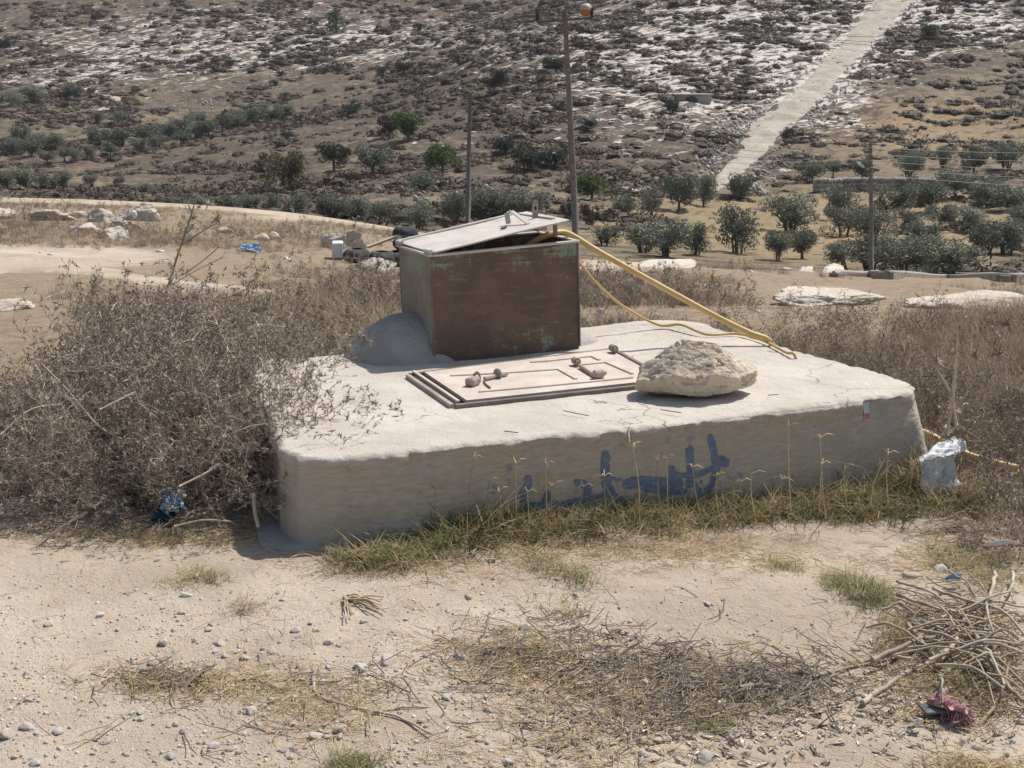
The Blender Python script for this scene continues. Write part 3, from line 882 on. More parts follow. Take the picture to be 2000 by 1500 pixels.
# hasp plate standing up through the lid's right side, latch tongue below it
hs = lp(LW - .065, LDp * .52, 0.0)
hv_, hf_ = obox(hs + np.array([0, 0, .045]), ex2 * .004, ey * .0 + ex2 * 0 + ey * .004, np.array([0, 0, .055]))
ux = ex2 * .016
prof = [(-1, -.06), (1, -.06), (1, .075), (.6, .092), (-.6, .092), (-1, .075)]
hv_ = np.array([hs + ux * a + np.array([0, 0, z]) - ey * .003 for a, z in prof] + [hs + ux * a + np.array([0, 0, z]) + ey * .003 for a, z in prof])
hf_ = [tuple(range(6))[::-1], tuple(range(6, 12))] + [(i, (i + 1) % 6, 6 + (i + 1) % 6, 6 + i) for i in range(6)]
hasp = add('hasp', (hv_, hf_), M_grip, box)
ho = hs - ey * .0036 + np.array([0, 0, .05])
hole = np.array([ho + ex2 * (.006 * math.cos(t)) + np.array([0, 0, .011 * math.sin(t)]) for t in th])
add('slot_shade', (hole, [tuple(range(14))[::-1]]), M_hole_shade, hasp)  # no real opening: shade of the slot put in as a black disc
lt = lp(LW - .05, 0.06, -.004)
add('latch_tongue', beam(lt, lt - ez * .072, .02, .012, ey, .001), M_bare, lid)
for b in (0.03, BD - 0.02):
    a = bp(0.002, b - .035, BH + .02); c_ = bp(0.002, b + .035, BH + .02)
    add('hinge', join([tube([a, (a + c_) / 2, c_], .013, 10), beam(a + ex2 * .0, a + ex2 * .05 + ez * .004, .016, .008, ez, .001), beam(c_ + ex2 * .0 - ey * .01, c_ - ey * .01 + ex2 * .05 + ez * .004, .016, .008, ez, .001)]), M_dustmetal, box, sm=False)

# cement mounds bedding the box
def mound(name, cpx, rx, ry, hgt, seed, rotz, p_=1.15):
    n, mring = 72, 30
    V = [[cpx[0], cpx[1], ZT + hgt]]; F = []
    for i in range(1, mring + 1):
        s = i / mring
        for j in range(n):
            a = j / n * 2 * math.pi
            k = 1 + 0.05 * math.sin(a * 2 + seed) + 0.03 * math.sin(a * 5 + seed * 2)
            x, y = rx * k * s * math.cos(a), ry * k * s * math.sin(a)
            z = hgt * (1 - s ** p_) - 0.015 * s ** 8
            V.append([cpx[0] + x * math.cos(rotz) - y * math.sin(rotz), cpx[1] + x * math.sin(rotz) + y * math.cos(rotz), ZT + z])
    V = np.array(V)
    V[:, 2] += 0.010 * fbm(V[:, 0] * 7, V[:, 1] * 7, None, 4, seed) + 0.003 * fbm(V[:, 0] * 40, V[:, 1] * 40, None, 3, seed + 1)
    for j in range(n): F.append((0, 1 + j, 1 + (j + 1) % n))
    for i in range(mring - 1):
        for j in range(n):
            a, b = 1 + i * n + j, 1 + i * n + (j + 1) % n
            F.append((a, a + n, b + n, b))
    return add(name, (V, F), M_cement, cis, sm=True)
q = bp(-0.07, 0.24, 0)
mound('cement_mound', q, 0.30, 0.28, 0.215, 3, 0.40, 1.9)
q = bp(BW + 0.02, 0.22, 0)
mound('cement_mound', q, 0.21, 0.20, 0.075, 8, 0.3)

# ------------------------------------------------------------------ hatch door lying in the slab
zt = ZT + 0.002
def hz(px, py, dz=0.0):
    p = PZ(px, py, zt + dz); return np.array([p.x, p.y, zt + dz])
c0, c1 = hz(795, 735), hz(884, 796)
c3 = hz(1197, 685); c2 = c3 + (c1 - c0) * 1.08
c2 = hz(1316, 750)
hatch = empty('hatch_door', tuple((c0 + c2) / 2 - np.array([0, 0, .01])), 'dusty flat metal hatch door set in the slab in front of the box', 'hatch')
def q4(s, t, dz=0.0):
    return (c0 * (1 - s) + c3 * s) * (1 - t) + (c1 * (1 - s) + c2 * s) * t + np.array([0, 0, dz])
for a, b in (((0, 0), (0, 1)), ((0.0, 1.0), (1, 1)), ((1, 1), (1, 0)), ((1, 0), (0, 0))):
    A_, B_ = q4(*a), q4(*b); d = (B_ - A_) / np.linalg.norm(B_ - A_)
    add('frame', beam(A_ + d * .012, B_ - d * .0125 if a != (0, 1.0) else B_ - d * .0125, .022, .026, (0, 0, 1), .002), M_grip if a == (0, 0) else M_bare, hatch)
def slabq(s0, s1, t0, t1, z0, z1):
    V = [q4(s, t, z) for z in (z0, z1) for s, t in ((s0, t0), (s1, t0), (s1, t1), (s0, t1))]
    return np.array(V), [(0, 1, 2, 3), (7, 6, 5, 4), (0, 4, 5, 1), (1, 5, 6, 2), (2, 6, 7, 3), (3, 7, 4, 0)]
add('shaft', slabq(0.02, 0.98, 0.03, 0.97, -.02, -.004), M_hole_shade, hatch)  # black filler below the leaf, painted shade of the gap around it
door = add('door_leaf', slabq(0.072, 0.972, 0.035, 0.945, .0, .016), M_dustdoor, hatch)
zt2 = zt + 0.016
def cz(x, y, dz=0.0):
    p = PZ(640 + x / 3.3333, 380 + y / 3.3333, zt2 + dz); return np.array([p.x, p.y, zt2 + dz])
for pl in ([(800,1178),(1150,1160),(1500,1136)], [(1503,1137),(1618,1200)], [(985,1283),(1300,1256),(1640,1224),(1985,1190)], [(1420,1084),(1580,1066),(1718,1052)], [(1722,1053),(1768,1076)],
           [(1640,1108),(1810,1091)], [(1813,1092),(1985,1166)], [(1320,1090),(1420,1084)], [(560,1150),(850,1345)]):
    for a, b in zip(pl[:-1], pl[1:]):
        add('raised_strip', beam(cz(*a, .003), cz(*b, .003), .016, .008, (0, 0, 1), .0015), M_dustdoor, door)
for (x, y, dx, dy) in ((1862, 1002, 30, 18), (1618, 1085, 26, 20), (1768, 1166, 30, -4)):
    k = cz(x, y, .022); e = cz(x + dx, y + dy, .022) - k; e = e / np.linalg.norm(e)
    hg = add('hinge', tube([k - e * .026, k, k + e * .018], .019, 14), M_grip, hatch)
    add('hinge_pin', tube([k + e * .0, k + e * .036], .010, 8), M_grip, hg)
add('hinge_rod', tube([cz(1640, 1115, .012), cz(1740, 1178, .012)], .009, 8), M_grip, hatch)
# padlock and eye bolt
lk = cz(945, 1215, .02)
d1 = cz(1020, 1185, .02) - lk; d1 /= np.linalg.norm(d1); d2 = np.cross([0, 0, 1], d1)
pad = empty('padlock', tuple(lk - np.array([0, 0, .02])), 'dusty padlock lying on the left end of the hatch door', 'padlock')
bm_v, bm_f = obox(lk, d1 * .036, d2 * .024, np.array([0, 0, .018]), .008)
add('lock_body', (bm_v, bm_f), M_grip, pad)
kk = lk + d1 * .034; sh = [kk + d2 * (.017 * math.cos(t)) + (d1 * .25 + np.array([0, 0, .95])) * (.034 * math.sin(t)) for t in np.linspace(-.3, math.pi + .3, 15)]
add('shackle', tube(sh, .0055, 8), M_grip, pad)
eb = empty('eye_bolt', tuple(cz(1060, 1190)), 'rusty eye bolt with an upright round washer beside the padlock', 'bolt')
a, b = cz(1020, 1198, .012), cz(1168, 1166, .012)
add('shank', tube([a, b], .009, 8), M_grip, eb)
k = cz(1108, 1168, .02); e = (b - a) / np.linalg.norm(b - a)
add('washer', tube([k - e * .004, k + e * .004], .026, 16), M_grip, eb)
add('link', tube([cz(1015, 1215, .006), cz(1035, 1240, .006), cz(1058, 1258, .005)], .004, 6), M_bare, eb)

# ------------------------------------------------------------------ hoses
m = MT('yellow_hose'); p = m.obj()
m.col(m.mix(m.step(m.noise(p, 9, 5), 0.35, 0.7), (0.56, 0.37, 0.135), (0.66, 0.47, 0.22))); m.rough(0.5); m.b.inputs['Specular IOR Level'].default_value = 0.4
M_hose = m.m
kb = 6.22
hx = bp(BW + .015, .12, BH + .028)
e_ = PZ(1505, 668, ZT + .02)
def hd(px): return float(np.interp(px, [1115, 1500], [hx[1], e_.y]))
pts = [bp(.30, .22, .36), bp(BW - .26, .16, BH - .05), bp(BW - .16, .13, BH + .012), bp(BW - .07, .12, BH + .036), hx] + [P(a, b, hd(a)) for a, b in ((1165, 489), (1225, 523), (1310, 570), (1400, 619), (1462, 649))]
pts += [e_, Vector((e_.x + .05, e_.y + .05, 0.24)), Vector((e_.x + .16, e_.y + .06, .06)), Vector((1.75, 6.2, .06))]
h1_ = PZ(1795, 843, .12); h2_ = PZ(1850, 868, .08); h3_ = PZ(1905, 893, .04); h4_ = PZ(1990, 915, .02)
pts += [h1_, h2_, h3_, h4_]
tag(add('hose', tube(spline(pts, 10), .0155, 12), M_hose, sm=True), 'thick yellow hose running from the box lid down over the slab edge', 'hose')
pts = [bp(BW - .1, BD - .05, .46), bp(BW + .03, BD * .8, .46), P(1128, 511, hx[1] + .16), P(1160, 548, hx[1] + .2), P(1215, 597, hx[1] + .3), P(1285, 634, hx[1] + .36)]
for x, y in ((1330, 645), (1380, 653), (1440, 652), (1490, 665), (1535, 688), (1552, 694)):
    q = PZ(x, y, ZT + .018); pts.append(q)
pts[6].z += .03
q = pts[-1]; pts += [Vector((q.x + .05, q.y + .06, .24)), Vector((q.x + .12, q.y + .12, .05))]
tag(add('hose', tube(spline(pts, 10), .0072, 10), M_hose, sm=True), 'thin slack yellow hose curving down from the back of the box', 'hose')

# ------------------------------------------------------------------ limestone rock on the slab
m = MT('limestone'); p = m.obj()
n1 = m.noise(p, 3.5, 6, 0.65); n2 = m.noise(p, 22, 6, 0.7); n3 = m.noise(p, 90, 4, 0.7)
c = m.mix(m.step(n1, 0.38, 0.62), (0.66, 0.545, 0.405), (0.74, 0.645, 0.52))
c = m.mix(m.math('MULTIPLY', m.step(n2, 0.52, 0.66), 0.6), c, (0.72, 0.64, 0.53))
c = m.mix(m.math('MULTIPLY', m.step(n2, 0.48, 0.36), 0.5), c, (0.46, 0.345, 0.23))
m.col(c); m.rough(0.95); m.bump(m.math('ADD', n2, m.math('MULTIPLY', n3, 0.4)), 0.02, 0.9)
M_lime = m.m
def carved_rock():
    V, F = ico(7)
    # outline control: a loaf with a peak left of centre, blunt right end
    ang = [(-1, .0), (-.86, .42), (-.66, .66), (-.42, .93), (-.2, 1.0), (.05, .93), (.35, .80), (.62, .74), (.80, .52), (.93, .30), (1, .0)]
    ax = np.array([a for a, _ in ang]); ah = np.array([b for _, b in ang])
    x = V[:, 0].copy()
    V = np.sign(V) * np.abs(V) ** .75; V /= np.linalg.norm(V, axis=1).mean()
    r = np.random.default_rng(5)
    for n, d in [((-.75, -.45, .55), .62), ((-.2, -.75, .62), .60), ((.45, -.72, .5), .64), ((.2, -.9, -.35), .62), ((-.6, -.7, -.3), .66), ((.75, -.35, .55), .66), ((.9, -.4, -.2), .72), ((-.95, .1, .1), .80), ((.1, .2, 1), .66), ((.55, .3, .8), .62), ((-.5, .5, .7), .66), ((.3, .9, .2), .7), ((-.3, -.3, -.9), .62), ((.4, -.2, -.9), .60), ((.65, -.75, .05), .74), ((-.35, -.9, .1), .72)]:
        n = np.array(n); n = n / np.linalg.norm(n)
        s = V @ n - d * 1.08; V -= np.where(s > 0, s * .97, 0)[:, None] * n
    q = V * 2.2 + 4
    k = 1 + .09 * fbm(q[:, 0], q[:, 1], q[:, 2], 3, 5)
    rid = 1 - np.abs(fbm(q[:, 0] * 1.7, q[:, 1] * 1.7, q[:, 2] * 1.7, 3, 15))
    k += .05 * (rid - .75) + .035 * fbm(q[:, 0] * 4, q[:, 1] * 4, q[:, 2] * 4, 4, 25) + .018 * fbm(q[:, 0] * 13, q[:, 1] * 13, q[:, 2] * 13, 3, 35)
    pits = fbm(q[:, 0] * 2.6, q[:, 1] * 2.6, q[:, 2] * 2.6, 2, 45)
    k -= .10 * smooth(.30, .52, pits)
    V *= k[:, None]
    up = np.interp(V[:, 0], ax, ah)
    V[:, 2] = np.where(V[:, 2] > 0, V[:, 2] * (.45 + .75 * up), V[:, 2] * .85)
    return V, F
V, F = carved_rock()
rc = PZ(1362, 780, ZT + .01)
D0 = rc.y + 0.13
wid = 242 / FPX * D0
V = (V - V.min(0)) / (V.max(0) - V.min(0)) - .5
V = V * np.array([wid * 1.03, wid * .62, wid * .53])
V[:, :2] *= (1 - .30 * V[:, 2:3] / wid)
th = 0.10; V = V @ np.array([[math.cos(th), math.sin(th), 0], [-math.sin(th), math.cos(th), 0], [0, 0, 1]])
pc = P(1362, 722, D0)
V = V + np.array([pc.x, pc.y, 0]); V[:, 2] += ZT + .004 - np.percentile(V[:, 2], 7.0)
tag(add('boulder', (V, F), M_lime, sm=True), 'big pitted tan limestone rock sitting on the slab beside the hatch', 'rock')

# sticker on the front face
m = MT('sticker'); p = m.n('ShaderNodeTexCoord').outputs['UV']
sx = m.n('ShaderNodeSeparateXYZ'); m.l(p, sx.inputs[0])
lines = m.step(m.noise(m.map(p, (9, 26, 1)), 2.0, 3), 0.45, 0.6)
upc = m.mix(m.math('MULTIPLY', lines, 0.55), (0.62, 0.63, 0.68), (0.25, 0.27, 0.36))
inn = m.math('MULTIPLY', m.math('MULTIPLY', m.step(sx.outputs[0], .13, .16), m.step(sx.outputs[0], .87, .84)), m.step(sx.outputs[1], .05, .075))
redc = m.mix(m.math('MULTIPLY', m.math('MULTIPLY', m.step(sx.outputs[0], .36, .40), m.step(sx.outputs[0], .66, .62)), m.step(sx.outputs[1], .08, .10)), (0.42, 0.035, 0.04), (0.62, 0.30, 0.30))
redc = m.mix(inn, (0.66, 0.48, 0.46), redc)
m.col(m.mix(m.step(sx.outputs[1], .36, .37), redc, upc)); m.rough(.5)
st = []
def face_pt(px, py, off):
    dg = bpy.context.evaluated_depsgraph_get()
    o = Vector((0, 0, ZC)); d = (P(px, py, 5) - o).normalized()
    ok, loc, nor, i = slab.ray_cast(o - slab.matrix_world.translation if False else o - WL[slab.name], d)
    return loc + WL[slab.name] - d * off if ok else P(px, py, 5.3)
bpy.context.view_layer.update()
sc_ = [face_pt(x, y, .006) for x, y in ((1689, 821), (1700, 820), (1697, 784), (1686, 786))]
nrm_ = (sc_[1] - sc_[0]).cross(sc_[3] - sc_[0]).normalized()
sv_ = [tuple(p) for p in sc_] + [tuple(p - nrm_ * .0015) for p in sc_]
so = add('sticker', (np.array(sv_), [(0, 1, 2, 3), (7, 6, 5, 4), (0, 4, 5, 1), (1, 5, 6, 2), (2, 6, 7, 3), (3, 7, 4, 0)]), m.m)
uv = so.data.uv_layers.new(name='UVMap')
uvs = {0: (0, 0), 1: (1, 0), 2: (1, 1), 3: (0, 1)}
for lp_ in so.data.loops: uv.data[lp_.index].uv = uvs[lp_.vertex_index % 4]
tag(so, 'narrow white and red printed sticker on the front of the slab', 'sticker')
# ------------------------------------------------------------------ far vegetation: olive trees
def leaf_mat(name, a, b, rnd=0.25, tr=0.18):
    m = MT(name)
    hs = m.n('ShaderNodeHueSaturation')
    m.l(m.mix(m.step(m.noise(m.obj(), 1.6, 3), 0.35, 0.65), a, b), hs.inputs['Color'])
    m.l(m.math('ADD', m.math('MULTIPLY', m.rand(), 2 * rnd), 1 - rnd), hs.inputs['Value'])
    m.col(hs.outputs[0]); m.rough(0.7); m.translucent(hs.outputs[0], tr)
    return m.m
M_olive = leaf_mat('olive_leaves', (0.165, 0.178, 0.132), (0.24, 0.252, 0.195))
M_green = leaf_mat('fresh_green_leaves', (0.085, 0.12, 0.035), (0.13, 0.17, 0.055))
M_drab = leaf_mat('drab_leaves', (0.13, 0.12, 0.06), (0.19, 0.165, 0.09))
M_dark = leaf_mat('dark_evergreen_leaves', (0.035, 0.05, 0.03), (0.06, 0.075, 0.045))
M_bark = simple('grey_bark', (0.13, 0.105, 0.085), (0.21, 0.175, 0.145), 8, 0.02)
M_scrub = leaf_mat('grey_brown_scrub', (0.08, 0.062, 0.046), (0.132, 0.104, 0.076), 0.3, 0.08)

def leaf_cloud(r, lobes, n, size, squash=1.0):
    """n small leaf quads spread through lobes (centre, radius)"""
    L = np.array([[*c, rad] for c, rad in lobes])
    w = L[:, 3] ** 2; pick = r.choice(len(L), n, p=w / w.sum())
    d = r.normal(size=(n, 3)); d /= np.linalg.norm(d, axis=1)[:, None]
    rr = L[pick, 3] * (0.45 + 0.62 * r.random(n) ** 0.6)
    c = L[pick, :3] + d * rr[:, None] * np.array([1, 1, squash])
    c[:, 2] = np.maximum(c[:, 2], 0.05)
    a = r.normal(size=(n, 3)); a[:, 2] += 0.6; a /= np.linalg.norm(a, axis=1)[:, None]
    b = np.cross(a, r.normal(size=(n, 3))); b /= np.linalg.norm(b, axis=1)[:, None]
    s = size * r.uniform(0.6, 1.3, n)[:, None]
    V = np.stack([c - a * s, c + b * s * .38, c + a * s, c - b * s * .38], 1).reshape(-1, 3)
    return V, np.arange(4 * n).reshape(n, 4)

def tree_meshes(seed, kind):
    r = np.random.default_rng(seed)
    T_ = []; lobes = []
    if kind == 'conifer':
        T_.append(tube([(0, 0, -.2), (0, 0, .9)], [.05, .01], 6))
        for i in range(26):
            z = r.uniform(.08, .96); a = r.uniform(0, 6.28); rad = .36 * (1 - z) ** .7 + .05
            lobes.append(((math.cos(a) * rad * .55, math.sin(a) * rad * .55, z), .10 + .12 * (1 - z)))
        V, F = leaf_cloud(r, lobes, 1500, .035)
    else:
        stems = 1 if kind == 'tree' else 4
        for s in range(stems):
            a = r.uniform(0, 6.28); o = np.array([math.cos(a), math.sin(a), 0]) * (0.04 if stems == 1 else .08)
            fork = np.array([o[0] * 1.5, o[1] * 1.5, r.uniform(.2, .32)])
            T_.append(tube([o + (0, 0, -.12), o * 1.1 + (0, 0, .08), fork], [.05, .038, .03] if stems == 1 else [.028, .022, .018], 6))
            for k in range(5 if stems == 1 else 2):
                b = r.uniform(0, 6.28); e = fork + np.array([math.cos(b) * r.uniform(.15, .36), math.sin(b) * r.uniform(.15, .36), r.uniform(.2, .52)])
                mid = (fork + e) / 2 + r.normal(size=3) * .04
                T_.append(tube([fork, mid, e], [.022, .015, .006], 5))
                lobes.append((tuple(e), r.uniform(.12, .21))); lobes.append((tuple(mid + r.normal(size=3) * .07), r.uniform(.09, .15)))
        for k in range(14 if kind != 'shrub' else 22):
            a = r.uniform(0, 6.28); q = r.uniform(.05, .40)
            lobes.append(((math.cos(a) * q, math.sin(a) * q, r.uniform(.28 if kind == 'tree' else .12, .80)), r.uniform(.08, .19)))
        V, F = leaf_cloud(r, lobes, 3200, .034)
        sc = np.array([1, 1, 1 / max(.6, V[:, 2].max())]); V = V * sc
    tv, tf = join(T_)
    return (tv, tf), (V, F)

TREES = {}
def make_tree(seed, kind, mat):
    key = (seed, kind, mat.name)
    if key not in TREES:
        (tv, tf), (cv, cf) = tree_meshes(seed, kind)
        TREES[key] = (_mesh('trunk', tv, tf, True, [M_bark]), _mesh('crown', cv, cf, False, [mat]))
    return TREES[key]

def plant_tree(name, px, py, hpx, wpx, kind='tree', mat=None, label='', cat='tree', group=None, d0=55.0, seed=None):
    p = sight(px, py, d0)
    h = hpx * 1.10 / FPX * p.y; w = wpx * 1.22 / FPX * p.y
    seed = rng.integers(0, 11) if seed is None else seed
    tm_, cm_ = make_tree(int(seed), kind, mat or M_olive)
    o = empty(name, (p.x, p.y, p.z), label, cat, group)
    o.rotation_euler = (0, 0, random.uniform(0, 6.28))
    sxy = w / 0.92; o.scale = (sxy, sxy, h / 1.02)
    for nm, me in (('trunk', tm_), ('crown', cm_)):
        c = bpy.data.objects.new(nm, me); COL.objects.link(c); c.parent = o
    return p

GV = 'olive trees of the valley grove on the right'
ORD = 'first second third fourth fifth sixth seventh eighth ninth tenth eleventh twelfth thirteenth fourteenth fifteenth sixteenth'.split()
grove = []
for px, py, h, w in [(1378,402,58,42),(1326,414,70,58),(1625,346,32,28),(1680,354,42,40),(1845,332,46,36),(1900,342,52,60),(1965,332,52,60),
    (1640,428,70,60),(1648,462,62,66),(1700,472,70,80),(1740,424,65,72),(1800,397,50,60),(1810,418,60,80),(1870,388,56,80),(1890,447,44,84),(1930,402,52,60),(1975,412,56,72),(1988,442,42,50),
    (1830,445,44,60),(1770,455,46,58),(1800,480,50,66),(1570,506,58,60),(1520,508,56,50),(1640,524,50,60)]:
    grove.append((px, py, h, w))
for nm_, lo_, hi_ in (('upper', 0, 360), ('middle', 360, 450), ('lower', 450, 600)):
    row_ = sorted(q for q in grove if lo_ <= q[1] < hi_)
    for i, (px, py, h, w) in enumerate(row_):
        plant_tree('olive_tree', px, py, h, w, 'shrub' if rng.random() < .5 else 'tree', M_olive, '%s grey-green olive tree from the left in the %s rows of the right-hand grove' % (ORD[i], nm_), 'olive tree', GV)
for px, py, h, w, lab in [(1447,390,50,42,'small round olive tree at the foot of the white hillside track'),(1580,357,42,48,'olive tree standing just above the left end of the hillside stone wall'),
    (1775,352,56,52,'dense round olive tree standing above the middle of the hillside stone wall'),(1545,455,76,94,'dark bushy olive tree alone in the ochre grass of the valley'),
    (1440,494,96,72,'tall pale olive tree right of the hose, in the valley below'),(1700,534,72,92,'olive tree around the foot of the right utility pole'),
    (1762,534,76,104,'large olive tree right of the right utility pole, behind the low wall'),(1852,534,72,92,'rounded dark olive tree behind the low concrete wall'),
    (1925,498,62,74,'olive tree above the right end of the low concrete wall')]:
    plant_tree('olive_tree', px, py, h, w, 'shrub', M_olive, lab, 'olive tree')
GR = 'olive trees near the right edge'
for px, py, h, w in [(1965,494,62,84),(1998,486,62,64)]:
    plant_tree('olive_tree', px, py, h, w, 'shrub', M_olive, 'dark olive tree at the right edge of the photo above the wall', 'olive tree', GR)
GC = 'small olive trees on the bare valley floor behind the box'
for px, py, h, w in [(1215,427,46,40),(1270,420,50,40),(1300,502,72,92),(1362,498,62,54),(1255,494,52,62),(1180,480,40,50)]:
    plant_tree('olive_tree', px, py, h, w, 'shrub', M_olive, '%s small olive tree from the left on the valley floor between box and track' % ORD[sorted([1215,1270,1300,1362,1255,1180]).index(px)], 'olive tree', GC)
GB = 'trees along the valley behind the crest road'
for i, (px, py, h, w) in enumerate(sorted([(985,425,60,90),(940,425,52,60),(890,436,64,44),(820,448,56,56),(745,436,42,50),(690,430,42,50),(650,428,48,60),(583,418,40,42),(530,412,36,36),(490,410,30,40),(450,412,30,40),(400,410,26,44),(340,406,22,40),(1030,430,56,70)])):
    plant_tree('olive_tree', px, py, h, w, 'shrub', M_olive, '%s bushy olive tree from the left showing above the crest road' % ORD[i], 'olive tree', GB)
plant_tree('green_tree', 1152, 392, 52, 64, 'tree', M_green, 'bright green tree behind the foot of the tall utility pole', 'tree')
plant_tree('green_tree', 802, 276, 56, 72, 'tree', M_green, 'bright green tree high on the middle slope left of the short pole', 'tree')
plant_tree('green_tree', 866, 338, 58, 62, 'tree', M_green, 'green tree on the slope just left of the short utility pole', 'tree')
plant_tree('olive_tree', 655, 333, 52, 56, 'tree', M_dark, 'dark umbrella-shaped tree with a clear trunk on the middle slope', 'tree')
plant_tree('olive_tree', 732, 342, 60, 62, 'tree', M_olive, 'grey half-bare olive tree on the slope right of the dark umbrella tree', 'olive tree')
plant_tree('large_shrub', 560, 370, 78, 66, 'shrub', M_drab, 'yellowish-brown bushy shrub on the middle slope', 'shrub')
plant_tree('olive_tree', 825, 372, 36, 58, 'shrub', M_olive, 'low wide olive tree below the green slope tree', 'olive tree')
plant_tree('olive_tree', 758, 270, 44, 40, 'tree', M_scrub, 'grey leafless-looking tree beside the bright green slope tree', 'tree')
plant_tree('conifer', 657, 64, 48, 42, 'conifer', M_dark, 'dark conifer standing alone high on the far left hillside', 'conifer', d0=250)
GL = 'olive trees of the far left valley'
for px, py, h, w in [(95,320,26,32),(127,314,26,26),(147,316,24,24),(172,312,28,28),(218,305,26,30),(272,298,28,32),(355,282,22,28),(310,290,26,32),(200,286,34,44),(240,285,34,40),(290,280,34,42),(328,272,30,36),(380,270,30,40),(410,264,28,40),(432,254,30,40),
    (460,246,28,40),(490,240,28,38),(525,236,26,40),(555,226,24,34),(30,302,32,40),(58,306,34,40),(75,290,30,36),(40,272,26,36),(110,290,28,36),(192,240,20,28),(242,240,24,36),(20,208,28,40),(65,198,28,44),(145,188,26,34),(128,210,14,18),(0,300,32,40),(350,262,30,40),(385,248,28,38)]:
    plant_tree('olive_tree', px, py, h, w, 'shrub' if rng.random() < .6 else 'tree', M_olive, 'small far olive tree in the band across the left valley', 'olive tree', GL, d0=130)
GK = 'olives just above the crest road at far left'
for i, (px, py, h, w) in enumerate([(10,366,34,44),(45,366,36,44),(85,366,30,44),(120,364,28,36),(178,362,22,26),(232,362,18,20),(285,378,20,26),(340,384,18,24)]):
    plant_tree('olive_tree', px, py, h, w, 'shrub', M_olive, '%s olive tree from the left edge, low on the slope above the crest road' % ORD[i], 'olive tree', GK, d0=100)
GS = 'dark shrubs dotted on the hillside'
for px, py, h, w in [(925,90,14,32),(790,142,20,34),(745,152,20,20),(686,224,20,34),(742,222,16,24),(970,168,34,44),(605,12,10,12),(450,128,12,18),(520,106,10,14),(550,148,10,16),(535,166,10,16),(8,92,16,20),(820,62,16,20),(1085,140,26,46),(1815,78,28,34),(1310,222,26,26),(1030,330,40,60),(1080,325,36,50),(560,272,16,20),(985,300,30,40),(1150,255,20,36)]:
    plant_tree('dark_shrub', px, py, h, w, 'shrub', M_dark, 'dark green shrub dotted on the stony hillside', 'shrub', GS, d0=100)
GD = 'bare stunted trees on the ochre grass'
for px, py, h, w in [(1105,432,34,26),(1140,430,32,22),(1150,446,24,20),(1164,432,18,16)]:
    plant_tree('bare_tree', px, py, h, w, 'tree', M_scrub, 'stunted dark tree on ochre grass just right of the box', 'tree', GD)
# dead branch right of the rocks
q = sight(1655, 532, 28)
s_ = q.y / FPX
tag(add('dead_tree', join([tube([q + Vector((0, 0, -.1)), q + Vector((-8 * s_, 0, 22 * s_)), q + Vector((-14 * s_, 0, 44 * s_))], [.09, .06, .03], 6), tube([q + Vector((-10 * s_, 0, 32 * s_)), q + Vector((-26 * s_, 0, 42 * s_))], [.04, .02], 5)]), M_bark), 'short dead forked tree trunk left of the right utility pole', 'dead tree')

# ------------------------------------------------------------------ hillside scrub and limestone blocks
def low_shrub(seed, mat, n=150):
    r = np.random.default_rng(seed)
    lobes = [((r.normal() * .28, r.normal() * .28, r.uniform(.02, .16)), r.uniform(.18, .32)) for i in range(7)]
    V, F = leaf_cloud(r, lobes, n, .085, .75)
    # a solid dark core of twigs under the leaves
    cv, cf = ico(2); q = cv * 2.1 + seed
    cv = cv * np.array([.42, .42, .26]) * (1 + .35 * fbm(q[:, 0], q[:, 1], q[:, 2], 2, seed))[:, None]
    n0 = len(V)
    return np.concatenate([V, cv]), [tuple(f) for f in F.tolist()] + [tuple(int(i) + n0 for i in f) for f in cf]
SHR = []
for s in range(5):
    v, f = low_shrub(s, M_scrub); SHR.append(_mesh('low_shrub', v, f, False, [M_scrub]))

def hill_points(n, lo=62, hi=470, umax=0.46):
    D = np.exp(rng.uniform(math.log(lo), math.log(hi), n * 3)) ; D = lo + (hi - lo) * rng.random(n * 3) ** 1.0
    u = rng.uniform(-umax, umax, n * 3)
    x = u * D; z = H(x, D)
    px, py = proj(x, D, z)
    keep = (py > -160) & (py < 560)
    return x[keep], D[keep], z[keep], px[keep], py[keep]
def off_track(x, y):
    tl = np.array([[p.x, p.y] for p in TRL]); tr = np.array([[p.x, p.y] for p in TRR])
    xl = np.interp(y, tl[::-1, 1], tl[::-1, 0]); xr = np.interp(y, tr[::-1, 1], tr[::-1, 0])
    inside = (x > np.minimum(xl, xr) - 1.2) & (x < np.maximum(xl, xr) + 1.2) & (y > tl[-1, 1] - 2)
    return ~inside
x, y, z, px, py = hill_points(24000)
clump = fbm(x * .09, y * .09, None, 3, 110) + .6 * fbm(x * .4, y * .4, None, 2, 111)
roc = blobs(px, py, ROCKY); och = blobs(px, py, OCHRE); drk = blobs(px, py, DARK)
dens = 0.26 + 1.15 * clump + 0.10 * roc - 0.50 * och + .28 * drk
dens[(y < 125) & (px > 1100)] -= .5
dens[(y < 150) & (px < 1100)] -= .28
k = (rng.random(len(x)) < np.clip(dens, 0, 1)) & off_track(x, y)
x, y, z, px, py = x[k], y[k], z[k], px[k], py[k]
size = np.clip(rng.lognormal(-.1, .5, len(x)), .35, 3.0) * (1 + .25 * (y > 250))
vis = (px > 0) & (px < 2000) & (py > 0) & (py < 540)
app = size / y * vis
order = np.argsort(-app)
big, rest = order[:260], order[260:]
for i in big:
    o = link('low_shrub', SHR[int(rng.integers(0, 5))], (x[i], y[i], z[i] - .02))
    s = float(size[i]); o.scale = (s * 1.2, s * 1.2, s * .95); o.rotation_euler = (0, 0, random.uniform(0, 6.28))
    tag(o, 'low dark grey-brown thorn shrub on the dry slope', 'shrub', 'low thorn shrubs on the slopes')
N = len(rest)
